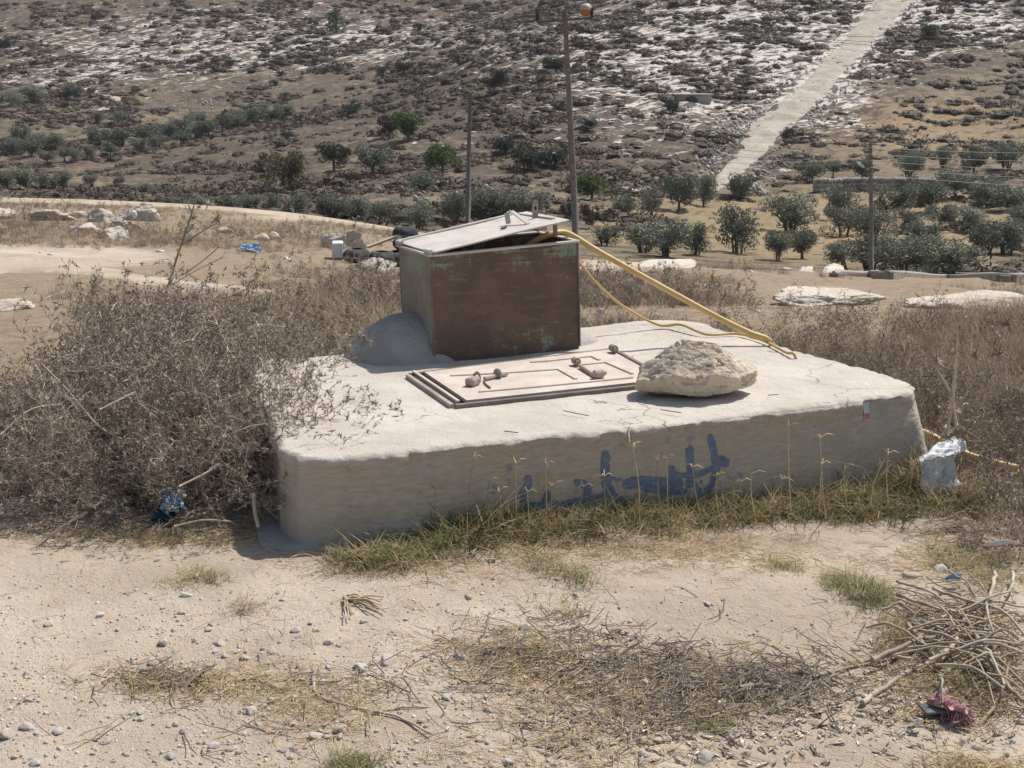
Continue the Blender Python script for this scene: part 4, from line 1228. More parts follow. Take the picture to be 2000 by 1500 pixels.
sc3 = np.stack([size[rest] * rng.uniform(1, 1.6, N), size[rest] * rng.uniform(.9, 1.3, N), size[rest] * rng.uniform(.7, 1.15, N)], 1)
scatter('hillside_scrub', SHR, np.stack([x[rest], y[rest], z[rest] - .03], 1), np.stack([0 * sc3[:, 0], 0 * sc3[:, 0], rng.uniform(0, 6.28, N)], 1), sc3, None, 'countless low dark thorn shrubs covering the far hillsides', 'scrub')

m = MT('pale_limestone'); p = m.obj()
n1 = m.noise(p, 2.5, 5, .65)
hs = m.n('ShaderNodeHueSaturation'); m.l(m.mix(m.step(n1, .4, .62), (0.40, 0.35, 0.30), (0.58, 0.54, 0.49)), hs.inputs['Color'])
m.l(m.math('ADD', m.math('MULTIPLY', m.rand(), .35), .8), hs.inputs['Value'])
m.col(hs.outputs[0]); m.rough(.95); m.bump(m.noise(p, 9, 6, .7), .05, .8)
M_pale = m.m
RK = []
for s in range(6):
    v, f = rock(200 + s, 2, 10, .18, .05); v = v * np.array([1, .8, .42]); RK.append(_mesh('limestone_block', v, f, False, [M_pale]))
x, y, z, px, py = hill_points(9000, 100, 450)
roc = blobs(px, py, ROCKY)
stre = fbm(x * .05 + y * .02, y * .16, None, 3, 120)
k = (rng.random(len(x)) < np.clip((roc * 1.1 - .18) * (.55 + 1.4 * stre), 0, 1)) & off_track(x, y)
x, y, z = x[k], y[k], z[k]; N = len(x)
s = np.clip(rng.lognormal(-.8, .45, N), .1, .9)
sc3 = np.stack([s * rng.uniform(.9, 1.9, N), s, s * rng.uniform(.5, 1.0, N)], 1)
scatter('limestone_outcrops', RK, np.stack([x, y, z - .03], 1), np.stack([rng.normal(size=N) * .12, rng.normal(size=N) * .12, rng.normal(size=N) * .4 + .62], 1), sc3, None, 'pale limestone outcrops breaking through the hillsides', 'rocks')
# rubble along both edges of the track, and on the valley sides
R_ = []
for ed, sgn in ((TRL, -1), (TRR, 1)):
    a = spline(ed, 30)
    for q in a:
        for k in range(2):
            if ed is TRL and q[1] > 215 and rng.random() < .7: continue
            R_.append((q[0] + sgn * abs(rng.normal()) * 1.7 + sgn * .4, q[1] + rng.normal() * .9))
for q in [(1420 + rng.normal() * 22, 262 + rng.normal() * 14) for i in range(90)] + [(1390 + rng.normal() * 16, 312 + rng.normal() * 10) for i in range(60)] + [(1250 + rng.normal() * 50, 232 + rng.normal() * 3) for i in range(60)] + [(840 + rng.normal() * 50, 375 + rng.normal() * 10) for i in range(50)] + [(400 + rng.normal() * 40, 205 + rng.normal() * 8) for i in range(60)]:
    w_ = sight(q[0], q[1], 60, 700, 400); R_.append((w_.x, w_.y))
R_ = np.array(R_); N = len(R_)
s = np.clip(rng.lognormal(-1.45, .4, N), .05, .45)
scatter('track_rubble', RK, np.stack([R_[:, 0], R_[:, 1], H(R_[:, 0], R_[:, 1]) + .1], 1), rng.normal(size=(N, 3)), np.stack([s, s, s * 1.5], 1), None, 'pale rubble lining the edges of the hillside track', 'rubble')

# ------------------------------------------------------------------ dry stone wall, far tank, pale slab
wall = empty('dry_stone_wall', sight(1700, 368, 70), 'low dry stone retaining wall on the slope above the olive grove', 'stone wall')
parts = []
wpts = [sight(1592 + i * (230 / 90), 374 - 3 * math.sin(i / 90 * 3.1), 70) for i in range(91)]
stones = [rock(300 + s, 1, 8, .15, 0) for s in range(5)]
wv = []
for i, q in enumerate(wpts):
    for lvl in range(3):
        v, f = stones[(i * 3 + lvl) % 5]
        s = random.uniform(.26, .36)
        v = v * np.array([s * 1.2, s, s * .95]) + np.array([q.x + random.uniform(-.1, .1), q.y + lvl * .08 + random.uniform(-.05, .05), q.z + .15 + lvl * .42])
        wv.append((v, f))
st_ = add('wall_stones', join(wv), M_pale, wall); st_['kind'] = 'stuff'
core = add('wall_core', join([beam(np.array(a) + (0, .35, .2), np.array(b) + (0, .35, .2), .5, 1.6) for a, b in zip(wpts[:-1:6], wpts[6::6])]), simple('earth_fill', (.14, .1, .07), (.2, .15, .1), 3), wall)
q = sight(1340, 195, 120); s_ = q.y / FPX
tank = empty('hillside_tank', q, 'flat-roofed concrete tank low on the rocky slope left of the track', 'tank')
add('tank_wall', obox(q + Vector((0, 2, .1)), (48 * s_, 0, 0), (0, 2.2, 0), (0, 0, .55), .03), M_cement, tank)
add('roof_slab', obox(q + Vector((2 * s_, 2, .74)), (51 * s_, 0, 0), (0, 2.5, 0), (0, 0, .09), .02), M_cement, tank)
q = sight(1240, 374, 70); s_ = q.y / FPX
v, f = rock(77, 4, 8, .10, .03); v = v * np.array([52 * s_, 3.2, .30]) + np.array(q + Vector((0, 1.5, .1)))
tag(add('rock_slab', (v, f), M_pale, sm=True), 'flat pale limestone slab at the valley foot left of the track', 'rock')

# ------------------------------------------------------------------ utility poles and wires
M_wood = simple('weathered_pole_wood', (0.175, 0.155, 0.14), (0.25, 0.228, 0.21), 5, .01)
M_steel = simple('galvanised_steel', (0.09, 0.085, 0.08), (0.14, 0.135, 0.13), 12, .002, .5)
M_insul = simple('dark_insulator', (0.03, 0.022, 0.02), (0.06, 0.045, 0.04), 12, 0, .3)
def ground_under(px, py, D):
    p = P(px, py, D); return Vector((p.x, D, float(H(p.x, D))))
DP = 62.0
tp = P(1103, 22, DP); s_ = DP / FPX
bt = ground_under(1127, 470, DP); bt.x = P(1128, 500, DP).x
pole = empty('utility_pole', bt, 'tall utility pole with crossarm and marker ball behind the box', 'utility pole')
add('shaft', tube([bt - Vector((0, 0, .6)), bt.lerp(tp, .35), bt.lerp(tp, .7), tp + Vector((0, 0, .02))], [.165, .145, .12, .10], 12), M_wood, pole, sm=True)
ca = P(1049, 43, DP); cb = P(1157, 35, DP)
arm = add('crossarm', beam(ca, cb, .12, .10, (0, 0, 1), .01), M_steel, pole)
add('brace', beam(P(1072, 46, DP - .08), P(1101, 70, DP - .1), .05, .03), M_steel, pole)
add('brace', beam(P(1138, 42, DP - .08), P(1108, 68, DP - .1), .05, .03), M_steel, pole)
def insulator(px, py, D, par, h=.42, r=.09):
    b = P(px, py, D)
    z = np.linspace(0, h, 9); rr = [r * .5, r, r * .6, r, r * .6, r, r * .6, r * .8, r * .4]
    add('insulator', tube([b + Vector((0, 0, t)) for t in z], rr, 10), M_insul, par, sm=False)
for x_, y_ in ((1050, 41), (1103, 38), (1156, 34)): insulator(x_, y_, DP - .02, pole)
m = MT('marker_ball'); p = m.obj(); zz = m.n('ShaderNodeSeparateXYZ'); m.l(p, zz.inputs[0])
m.col(m.mix(m.step(zz.outputs[2], .02, -.02), (0.50, 0.40, 0.38), (0.42, 0.165, 0.085))); m.rough(.45)
v, f = ico(4); bc = P(1144, 19, DP + .1)
tag(add('marker_ball', (v * .28 + np.array(bc), f), m.m, None, bc, sm=True), 'round red and white aerial marker ball beside the pole crossarm', 'marker ball')
D2 = 92.0; b2 = ground_under(913, 440, D2); b2.x = P(913, 440, D2).x; t2 = P(918, 184, D2)
pole2 = empty('utility_pole', b2, 'short utility pole with side insulators left of the tall pole', 'utility pole')
add('shaft', tube([b2 - Vector((0, 0, .6)), b2.lerp(t2, .5), t2], [.17, .145, .11], 12), M_wood, pole2, sm=True)
for y_ in (192, 203, 215, 226, 234):
    b = P(921, y_, D2 - .12)
    add('insulator', tube([b, b + Vector((.10, 0, 0)), b + Vector((.10, 0, .16))], [.03, .05, .06], 8), M_steel, pole2)
add('bracket', beam(P(908, 198, D2), P(926, 198, D2), .08, .06), M_steel, pole2)
D3 = 60.0; b3 = ground_under(1703, 540, D3); b3.x = P(1703, 540, D3).x; t3 = P(1700, 279, D3)
pole3 = empty('utility_pole', b3, 'plain utility pole rising from the olive grove on the right', 'utility pole')
add('shaft', tube([b3 - Vector((0, 0, .6)), b3.lerp(t3, .5), t3], [.11, .095, .08], 12), M_wood, pole3, sm=True)
la_ = P(1700, 326, D3); lb_ = P(1686, 318, D3 - .3)
lampo = add('lamp_arm', tube([la_, lb_], .03, 6), M_steel, pole3)
v, f = ico(3); v = v * np.array([.22, .11, .07]); a_ = .6
v = v @ np.array([[math.cos(a_), 0, -math.sin(a_)], [0, 1, 0], [math.sin(a_), 0, math.cos(a_)]]) + np.array(P(1681, 322, D3 - .3))
add('lamp_head', (v, f), simple('lamp_shell', (.55, .55, .55), (.65, .65, .65), 5, 0, .4), pole3, sm=True)
M_wire = simple('wire', (.10, .10, .10), (.15, .15, .15), 3, 0, .5)
M_wire2 = simple('light_wire', (.34, .34, .34), (.42, .42, .42), 3, 0, .5)
def wire(a, b, sag, mat, label, group, r=.011):
    a, b = np.array(a), np.array(b); t = np.linspace(0, 1, 25)[:, None]
    p_ = a * (1 - t) + b * t; p_[:, 2] -= (4 * sag * t * (1 - t))[:, 0]
    tag(add('wire', tube(p_, r, 5), mat), label, 'wire', group)
for i, (x_, y_) in enumerate(((1050, 31), (1103, 28), (1156, 24))):
    wire(P(x_, y_, DP), P(2500 + i * 30, 30 + 30 * i, 75), 1.0, M_wire, 'thin wire leaving the tall pole crossarm to the right', 'crossarm wires')
for i in range(5):
    wire(P(1700, 288 + i * 13, D3 - .15), P(2600, 268 + i * 22, 75), .5, M_wire2, 'pale wire from the right pole to the photo edge', 'wires right of the right pole', .012)
for i in range(3):
    wire(P(1113, 205 + i * 14, DP - .1), P(1700, 288 + i * 13, D3 - .15), .9, M_wire2, 'pale wire between the tall pole and the right pole', 'wires between the poles', .009)
for i in range(2):
    wire(P(918, 195 + 14 * i, D2), P(-300, 110 + 30 * i, 120), 2.4, M_wire, 'dark wire from the short pole to the left edge', 'wires left of the short pole', .016)

# ------------------------------------------------------------------ edge of the terrace: low wall, ledges, boulders
wl = [sight(x_, y_, 20) for x_, y_ in ((1628,541),(1700,540),(1760,541),(1850,542),(1930,544),(2010,546),(2120,548))]
m = MT('old_kerb'); p = m.pos()
m.col(m.mix(m.step(m.noise(p, 2.5, 5), .4, .65), (.30, .25, .20), (.42, .36, .30))); m.bump(m.noise(p, 12, 5, .7), .03)
lw = empty('low_wall', wl[2], 'long low concrete wall at the terrace edge on the right', 'wall')
P_ = spline(wl, 4)
add('wall_body', join([beam(a + np.array([0, 0, -.02]), b + np.array([0, 0, -.02]), .20, .20) for a, b in zip(P_[:-1], P_[1:])]), m.m, lw)
add('coping', tube([q + np.array([0, 0, .085 + .012 * math.sin(i * 1.7)]) for i, q in enumerate(P_)], .042, 8), M_cement, lw, sm=True)
m = MT('ledge_limestone'); p = m.pos()
n1 = m.noise(p, .9, 6, .65); n2 = m.noise(m.map(p, (1, 1, 5)), 3.5, 6, .7)
c_ = m.mix(m.step(n1, .38, .64), (.56, .49, .40), (.68, .61, .52))
m.col(m.mix(m.math('MULTIPLY', m.step(n2, .56, .7), .6), c_, (.37, .28, .20))); m.bump(n2, .08, .9); m.rough(.95)
M_ledge = m.m
def outcrop(px0, px1, py, dz, dy, seed, label, sub=5, d0=11, name='rock_ledge', cat='rock', group=None, sq=1.0, mat=None):
    a, b = sight(px0, py, d0), sight(px1, py, d0)
    c = (a + b) / 2; hw = abs(b.x - a.x) / 2
    v, f = rock(seed, sub, 22, .22, .15, 1.6, (.45, .85))
    v = v / np.abs(v).max(0)
    v[:, 2] = np.sign(v[:, 2]) * np.abs(v[:, 2]) ** sq
    v = v * np.array([hw * 1.06, dy, dz])
    t = math.atan2(b.y - a.y, b.x - a.x)
    v = v @ np.array([[math.cos(t), math.sin(t), 0], [-math.sin(t), math.cos(t), 0], [0, 0, 1]])
    v = v + np.array([c.x, c.y + dy * .3, float(H(c.x, c.y))])
    return tag(add(name, (v, f), mat or M_ledge, sm=sub > 3), label, cat, group)
outcrop(1475, 1740, 596, .10, .55, 401, 'long pale limestone ledge behind the slab on the right', 5)
outcrop(1780, 2050, 612, .09, .5, 402, 'pale limestone ledge at the right edge behind the brush', 5)
outcrop(1200, 1390, 524, .06, .6, 403, 'low dusty pale ledge just right of the metal box', 5, 16)
outcrop(1590, 1650, 533, .42, .5, 404, 'brown jagged boulder at the left end of the low wall', 4, 20)
outcrop(1545, 1595, 530, .26, .4, 405, 'flat brown boulder left of the jagged boulder by the wall', 4, 20)
outcrop(1520, 1552, 528, .2, .3, 406, 'small pale stone beside the brown boulders', 3, 20)
outcrop(1868, 1905, 530, .3, .4, 407, 'pale stone behind the low wall on the right', 3, 33)
lst = [(-40,35,420,.42,'dark-faced flat boulder at the far left edge'),(55,135,425,.38,'long flat pale boulder at the left by the crest road'),(130,172,418,.30,'pale boulder between the flat and the upright ones at left'),
       (172,222,428,.50,'upright cracked boulder in the row at left'),(205,250,438,.34,'tan boulder below the upright cracked one'),(130,200,448,.34,'rounded flat boulder in front of the left row'),(240,298,424,.62,'tallest jagged pale boulder of the left row'),(190,245,462,.32,'half-buried boulder in dry grass below the left row'),(245,272,440,.2,'small boulder at the right end of the left row'),
       (0,45,600,.14,'pale stone at the left edge beside the thorn bush')]
for i, (a, b, r_, dz, lab) in enumerate(lst):
    outcrop(a - (b - a) * .2, b + (b - a) * .2, r_ + 6, dz * .62, max(.25, dz * .9), 420 + i, lab, 5, 9 if r_ > 550 else 16, 'boulder', 'boulder')
outcrop(637, 672, 487, .28, .3, 441, 'round grey-white boulder behind the tyres at left', 4, 18, 'boulder', 'boulder')
outcrop(677, 708, 485, .34, .3, 442, 'pointed boulder behind the flat tyre', 4, 18, 'boulder', 'boulder')
outcrop(690, 775, 527, .14, .4, 443, 'low white stone strip in front of the tyre pile', 4, 15, 'boulder', 'rock', None, 1, M_pale)
for i, (a, b, r_) in enumerate(((480,530,470),(520,545,465),(420,455,455),(360,392,448))):
    outcrop(a, b, r_, .12, .2, 450 + i, 'small stone poking from the dry grass behind the thorn bush', 3, 15, 'boulder', 'stone', 'stones in the dry grass behind the bush')

# ------------------------------------------------------------------ tyre dump
M_tyre = simple('dusty_rubber', (.045, .045, .045), (.10, .10, .10), 7, .004, .8)
M_white = simple('chipped_white_paint', (.62, .61, .59), (.72, .71, .69), 9, .003)
M_pipe = simple('rusty_rod', (.16, .10, .075), (.24, .16, .12), 9, .002)
def tyre(c, R, w, label, tilt=(0, 0)):
    n, k = 40, 12; r = w * .5
    prof_ = [(R - .02, -r * .55), (R, -r * .2), (R, r * .2), (R - .02, r * .55), (R - .07, r * .95), (R - .15, r), (R * .60, r * .75), (R * .585, r * .4), (R * .62, 0), (R * .585, -r * .4), (R * .60, -r * .75), (R - .15, -r), (R - .07, -r * .95)]
    V, F = [], []; k = len(prof_)
    for i in range(n):
        a = i / n * 2 * math.pi
        tread = .006 if i % 2 else 0
        for j, (rr, zz_) in enumerate(prof_):
            rr = rr - (tread if j < 4 else 0); V.append((rr * math.cos(a), rr * math.sin(a), zz_))
    for i in range(n):
        for j in range(k):
            F.append((i * k + j, ((i + 1) % n) * k + j, ((i + 1) % n) * k + (j + 1) % k, i * k + (j + 1) % k))
    V = np.array(V); M_ = np.array(Matrix.Rotation(tilt[0], 3, 'X') @ Matrix.Rotation(tilt[1], 3, 'Y'))
    V = V @ M_.T + np.array(c)
    return tag(add('tyre', (V, F), M_tyre, sm=True), label, 'tyre')
t0 = sight(700, 515, 15); s_ = t0.y / FPX
def tpnt(px, py, dz=0): q = sight(px, py, 15); return Vector((q.x, t0.y + (px - 700) * .001, q.z)) if False else q + Vector((0, 0, dz))
R0 = 28 * s_
g0 = tpnt(697, 514); tyre(g0 + Vector((0, 0, .12)), R0, .22, 'flat-lying tyre at the left end of the tyre pile', (.05, 0))
g1 = tpnt(745, 518); tyre(g1 + Vector((0, 0, .11)), R0, .22, 'middle tyre of the pile, beside the metal box', (.03, .05))
g2 = tpnt(778, 520); tyre(g2 + Vector((0, 0, .12)), R0, .24, 'tyre of the pile half hidden behind the box', (.12, -.1))
tyre(g2 + Vector((.08, .5, .46)), R0 * .95, .26, 'topmost tyre of the pile, behind the box corner', (.04, 0))
tyre(g1 + Vector((.35, .35, .30)), R0 * .9, .18, 'tyre leaning in the middle of the pile', (.3, .1))
g = tpnt(660, 506); 
tag(add('block', obox(g + Vector((0, 0, .14)), (11 * s_, .02, 0), (-.02, .16, 0), (0, 0, .14), .015), M_white), 'white concrete block at the left end of the tyre pile', 'block')
tag(add('rod', tube([tpnt(655, 512, .06), tpnt(720, 520, .12), tpnt(782, 528, .10)], .018, 6), M_pipe), 'thin rusty rod lying in front of the tyres', 'rod')
tag(add('plank', beam(g1 + Vector((-.25, .3, .25)), g1 + Vector((.25, .5, .42)), .12, .03), simple('pale_plank', (.45, .36, .24), (.55, .45, .32), 9)), 'pale plank resting between the tyres', 'plank')
# ------------------------------------------------------------------ dead thorn bushes
def twig_mat(name, a, b, rnd=.38):
    m = MT(name); p = m.obj()
    hs = m.n('ShaderNodeHueSaturation')
    m.l(m.mix(m.step(m.noise(p, 14, 3), .35, .65), a, b), hs.inputs['Color'])
    m.l(m.math('ADD', m.math('MULTIPLY', m.rand(), 2 * rnd), 1 - rnd), hs.inputs['Value'])
    m.col(hs.outputs[0]); m.rough(.9)
    return m.m
M_twig = twig_mat('grey_dead_twigs', (0.38, 0.325, 0.27), (0.54, 0.475, 0.40))
M_head = twig_mat('dry_seed_heads', (0.25, 0.20, 0.155), (0.46, 0.385, 0.305))
M_twig2 = twig_mat('brown_dead_twigs', (0.28, 0.22, 0.165), (0.40, 0.325, 0.25))
M_straw = twig_mat('straw', (0.46, 0.335, 0.185), (0.58, 0.45, 0.27))
M_pale_twig = twig_mat('bleached_stalk', (0.42, 0.35, 0.27), (0.54, 0.46, 0.37))

def spikes(c, r, n, L, w, updir=(0, 0, .3)):
    """little star of thorns"""
    d = r.normal(size=(n, 3)) + np.array(updir); d /= np.linalg.norm(d, axis=1)[:, None]
    s = np.cross(d, r.normal(size=(n, 3))); s /= np.linalg.norm(s, axis=1)[:, None]
    L_ = L * r.uniform(.6, 1.2, n)[:, None]
    V = np.stack([c + s * w, c - s * w, c + d * L_], 1).reshape(-1, 3)
    return V, [(3 * i, 3 * i + 1, 3 * i + 2) for i in range(n)]

def thorn_branch(seed, length=.62, heads=True, dens=1.0):
    r = np.random.default_rng(seed)
    P0, P1 = [], []
    def grow(o, d, L, rad, lev):
        n = 5; pts = [o]; dd = d.copy()
        for i in range(n - 1):
            dd = dd + r.normal(size=3) * .22; dd /= np.linalg.norm(dd)
            pts.append(pts[-1] + dd * L / (n - 1))
        pts = np.array(pts)
        P0.append(tube(pts, np.linspace(rad, rad * .55, n), 3, False))
        if lev < 2:
            for k in range(int((7 if lev == 0 else 4) * dens)):
                i = r.integers(1, n); t = pts[i]
                nd = dd * .5 + r.normal(size=3) * .75 + np.array([0, 0, .12]); nd /= np.linalg.norm(nd)
                grow(t, nd, L * r.uniform(.3, .55), rad * .62, lev + 1)
        if heads and lev >= 1:
            P1.append(spikes(pts[-1], r, 8, .033, .0038))
            if r.random() < .8: P1.append(spikes(pts[2], r, 5, .026, .0032))
            if r.random() < .6: P1.append(spikes(pts[3], r, 5, .024, .0032))
    d = np.array([r.normal() * .35, r.normal() * .35, 1.0]); d /= np.linalg.norm(d)
    grow(np.array([0, 0, -.02]), d, length, .0034, 0)
    a = join(P0); na = len(a[1])
    if P1:
        b = join(P1); v, f = join([a, b]); mi = [0] * na + [1] * len(b[1])
    else:
        v, f = a; mi = [0] * na
    return v, f, mi
BR, BRB = [], []
for s in range(9):
    v, f, mi = thorn_branch(500 + s); BR.append(_mesh('branch', v, f, False, [M_twig, M_head], mi))
for s in range(6):
    v, f, mi = thorn_branch(600 + s, .55, True, 1.0); BRB.append(_mesh('branch', v, f, False, [M_twig2, M_head], mi))

def bush(px, D, rad, h, n, label, var, leanmax=.9, cat='bush'):
    x0 = (px - 1000) / FPX * D; z0 = float(H(x0, D))
    o = empty('thorn_bush', (x0, D, z0), label, cat, 'dead thorn bushes')
    for i in range(n):
        a = random.uniform(0, 2 * math.pi); q = rad * math.sqrt(random.random())
        c = bpy.data.objects.new('branch', var[random.randrange(len(var))]); COL.objects.link(c); c.parent = o
        c.location = (q * math.cos(a), q * math.sin(a), random.uniform(-.02, .12) * h)
        ln = leanmax * (q / rad) * random.uniform(.3, 1.1)
        ax = Vector((-math.sin(a), math.cos(a), 0))
        c.rotation_mode = 'QUATERNION'
        from mathutils import Quaternion
        c.rotation_quaternion = Quaternion(ax, ln) @ Quaternion((0, 0, 1), random.uniform(0, 6.28))
        s = h / .66 * random.uniform(.65, 1.12) * (1 - .18 * q / rad)
        c.scale = (s, s, s)
    return o
for px, D, r_, h, n, lab in [
    (45, 5.6, .32, .40, 60, 'grey dead thorn bush at the lower left edge of the photo'),
    (215, 5.60, .32, .50, 70, 'dead thorn bush left of the blue plastic bag'),
    (385, 5.62, .30, .52, 70, 'dead thorn bush just above and right of the blue plastic bag'),
    (478, 5.55, .25, .54, 62, 'dead thorn bush spilling over the left end of the slab'),
    (105, 6.1, .38, .50, 66, 'dead thorn bush behind the one at the lower left edge'),
    (205, 6.25, .40, .60, 74, 'dead thorn bush in the middle of the left thicket'),
    (345, 6.2, .40, .60, 74, 'dead thorn bush in the thicket below the tall thistle'),
    (440, 6.3, .32, .58, 66, 'dead thorn bush behind the left end of the slab'),
    (225, 7.05, .40, .62, 66, 'dead thorn bush at the upper left of the thicket by the path'),
    (320, 7.15, .44, .62, 70, 'dead thorn bush at the foot of the tall thistle'),
    (460, 7.1, .40, .56, 64, 'dead thorn bush at the top of the thicket right of the thistle'),
    (575, 7.0, .38, .46, 60, 'dark low thorn bush behind the back left edge of the slab'),
    (675, 7.15, .36, .40, 54, 'low thorn bush left of the cement mound'),
    (745, 7.35, .30, .36, 40, 'thorn bush touching the left side of the metal box')]:
    bush(px, D, r_, h, n, lab, BR)
for px, D, r_, h, n, lab in [
    (1215, 8.5, .45, .34, 44, 'low dry thorn bush right behind the metal box'), (1340, 8.3, .45, .36, 44, 'low dry thorn bush behind the rock on the slab'),
    (1470, 8.1, .45, .38, 48, 'dry thorn bush behind the end of the hoses'), (1600, 7.9, .45, .42, 50, 'dry thorn bush behind the back right edge of the slab'),
    (1720, 7.6, .45, .42, 50, 'dry thorn bush above the right end of the slab'), (1840, 7.2, .45, .42, 50, 'dry thorn bush at right, below the far ledge'),
    (1960, 6.9, .45, .42, 50, 'dry thorn bush at the right edge of the photo'), (1890, 6.5, .28, .30, 36, 'dry thorn bush right of the slab end, behind the white bag'),
    (1985, 6.0, .34, .30, 46, 'dry thorn bush at the right edge beside the white bag'), (1965, 5.35, .22, .13, 30, 'flattened dry bush below the white bag at right'),
    (1790, 8.8, .6, .40, 50, 'dry thorn bush in front of the right limestone ledge'), (1560, 9.2, .6, .34, 46, 'dry thorn bush in front of the long limestone ledge')]:
    bush(px, D, r_, h * .85, int(n * .85), lab, BRB)
# long bleached stalks crossing the left thicket
for i, (pl, rad) in enumerate([([(75,705,5.9),(130,760,5.6),(190,830,5.4),(238,858,5.3)], .004), ([(345,655,6.2),(395,632,6.2),(440,640,6.2)], .004), ([(375,665,6.1),(400,635,6.15)], .004),
    ([(195,800,5.3),(235,780,5.35),(265,765,5.4)], .0035), ([(350,950,5.05),(400,925,5.1),(430,905,5.15)], .004), ([(75,1068,4.95),(120,1030,4.98),(170,1000,5.0)], .0045), ([(340,1028,5.0),(395,1016,5.02),(450,1018,5.0)], .0035), ([(495,962,5.05),(498,1000,5.02),(505,1030,5.0)], .008), ([(0,850,5.3),(60,800,5.4),(120,790,5.5)], .0035), ([(330,560,6.9),(380,530,6.9),(436,502,6.9)], .0032), ([(360,535,6.95),(395,510,6.95),(428,482,6.95)], .003)]):
    tag(add('dead_stalk', tube(spline([P(*q) for q in pl], 6), rad, 6), M_pale_twig, sm=True), 'long bleached dead stalk lying across the left thorn thicket', 'stalk', 'bleached stalks in the left thicket')

# ------------------------------------------------------------------ thistles
def thistle(name, stems, heads, label, rad=.007):
    b = stems[0][0]
    o = empty(name, P(*b), label, 'thistle')
    for pl in stems:
        w = [P(*q) for q in pl]
        add('stem', tube(spline(w, 6), np.linspace(rad, rad * .5, (len(w) - 1) * 6 + 1), 6), M_pale_twig, o, sm=True)
    for (x_, y_, D, R, n) in heads:
        R = R * .62; c = np.array(P(x_, y_, D)); r = np.random.default_rng(int(x_ * 7 + y_))
        d = r.normal(size=(n, 3)); d[:, 2] += .35; d /= np.linalg.norm(d, axis=1)[:, None]
        parts = [tube([c, c + q * R * u * .5, c + q * R * u + (0, 0, -.12 * R)], [.0026, .0022, .0008], 3, False) for q, u in zip(d, r.uniform(.7, 1.2, n))]
        v, f = ico(2); parts.append((v * R * .30 + c, f))
        add('flower_head', join(parts), M_head, o)
thistle('tall_thistle', [[(322,580,7.6),(345,505,7.6),(362,455,7.6),(375,415,7.6),(384,380,7.6)], [(352,480,7.6),(390,455,7.6),(420,437,7.6)], [(362,455,7.6),(372,448,7.6),(380,436,7.6)], [(375,415,7.6),(368,400,7.6)]],
        [(385,366,7.6,.075,34), (406,398,7.6,.06,30), (425,430,7.6,.06,30), (378,426,7.6,.035,18), (372,470,7.6,.04,22), (388,405,7.6,.03,14)], 'tall dead thistle with spiny heads standing above the left thicket')
thistle('dead_thistle', [[(1850,850,6.0),(1862,760,6.0),(1872,640,6.0)], [(1858,770,6.0),(1835,730,6.0),(1825,712,6.0)]], [(1828,705,6.0,.075,40), (1862,690,6.0,.05,26), (1875,640,6.0,.02,10)], 'dead thistle with a spiny head and tall thin stem right of the slab')
thistle('dead_thistle', [[(1965,760,6.3),(1962,700,6.3)], [(1965,740,6.3),(1950,700,6.3)]], [(1950,690,6.3,.08,44), (1968,632,6.8,.08,44), (1905,695,6.4,.06,30)], 'spiny pale thistle at the right edge of the photo')
thistle('dead_thistle', [[(1868,830,5.7),(1862,780,5.7),(1870,690,5.7)]], [(1935,735,6.0,.05,30), (1850,800,5.7,.04,22), (1915,800,5.9,.05,26)], 'broken upright thistle stalk close to the right end of the slab', .007)
thistle('dead_thistle', [[(692,505,13.0),(690,470,13.0),(695,425,13.0)]], [(690,455,13.0,.04,16), (693,440,13.0,.04,16), (695,428,13.0,.04,16), (687,470,13.0,.05,18)], 'thin dark thistle standing in front of the tyre pile', .006)
tag(add('dead_stalk', tube(spline([P(1508, 668, 6.9), P(1528, 645, 6.9), P(1552, 633, 6.9)], 6), .006, 6), M_pale_twig), 'pale bent stalk rising behind the end of the hoses', 'stalk')

# ------------------------------------------------------------------ dry grass behind the slab
def tuft(seed, n, h, w, bend, lean, mat, br=.03):
    v, f = blades(n, np.random.default_rng(seed), 0, h, w, bend, lean, 3, br)
    return _mesh('tuft', v, f, False, [mat])
M_dry = leaf_mat('dry_grass_blades', (0.36, 0.285, 0.195), (0.47, 0.385, 0.275), .3, .15)
M_dryb = leaf_mat('brown_weed_blades', (0.22, 0.175, 0.13), (0.33, 0.27, 0.205), .3, .1)
DG = [tuft(700 + i, 26, .30, .005, .5, .7, M_dry, .05) for i in range(4)] + [tuft(710 + i, 26, .26, .006, .4, .9, M_dryb, .06) for i in range(4)]
v, f, mi = thorn_branch(650, .40, True, .8); DG.append(_mesh('weed', v, f, False, [M_twig2, M_head], mi))
v, f, mi = thorn_branch(651, .34, True, .8); DG.append(_mesh('weed', v, f, False, [M_twig2, M_head], mi))
N = 60000
D = np.exp(rng.uniform(math.log(6.6), math.log(46), N)); u = rng.uniform(-.5, .5, N); x = u * D; z = H(x, D)
px, py = proj(x, D, z)
bare = blobs(px, py, [(60,505,300,22,1.2),(330,545,160,18,1.0),(480,580,150,14,.8),(1200,520,140,14,1.0),(1600,575,130,16,.9),(1900,595,150,14,.8),(640,428,240,9,1.2),(200,391,330,8,1.2),(0,650,110,80,1.3),(20,590,60,60,.8),(715,505,75,22,1.3),(1620,585,190,16,1.6),(1950,605,190,14,1.6),(1590,528,70,10,1.2),(1820,548,220,8,.8)]) + 2.0 * (D > 37.5)
nz = fbm(x * .5, D * .5, None, 3, 130)
dens = .38 + 1.3 * nz - bare * .9 + .2 * smooth(9, 7, D) + .5 * (px < 850) * (py < 485) - .12 * (px > 1150)
topa = np.array([[p.x, p.y] for p in top])
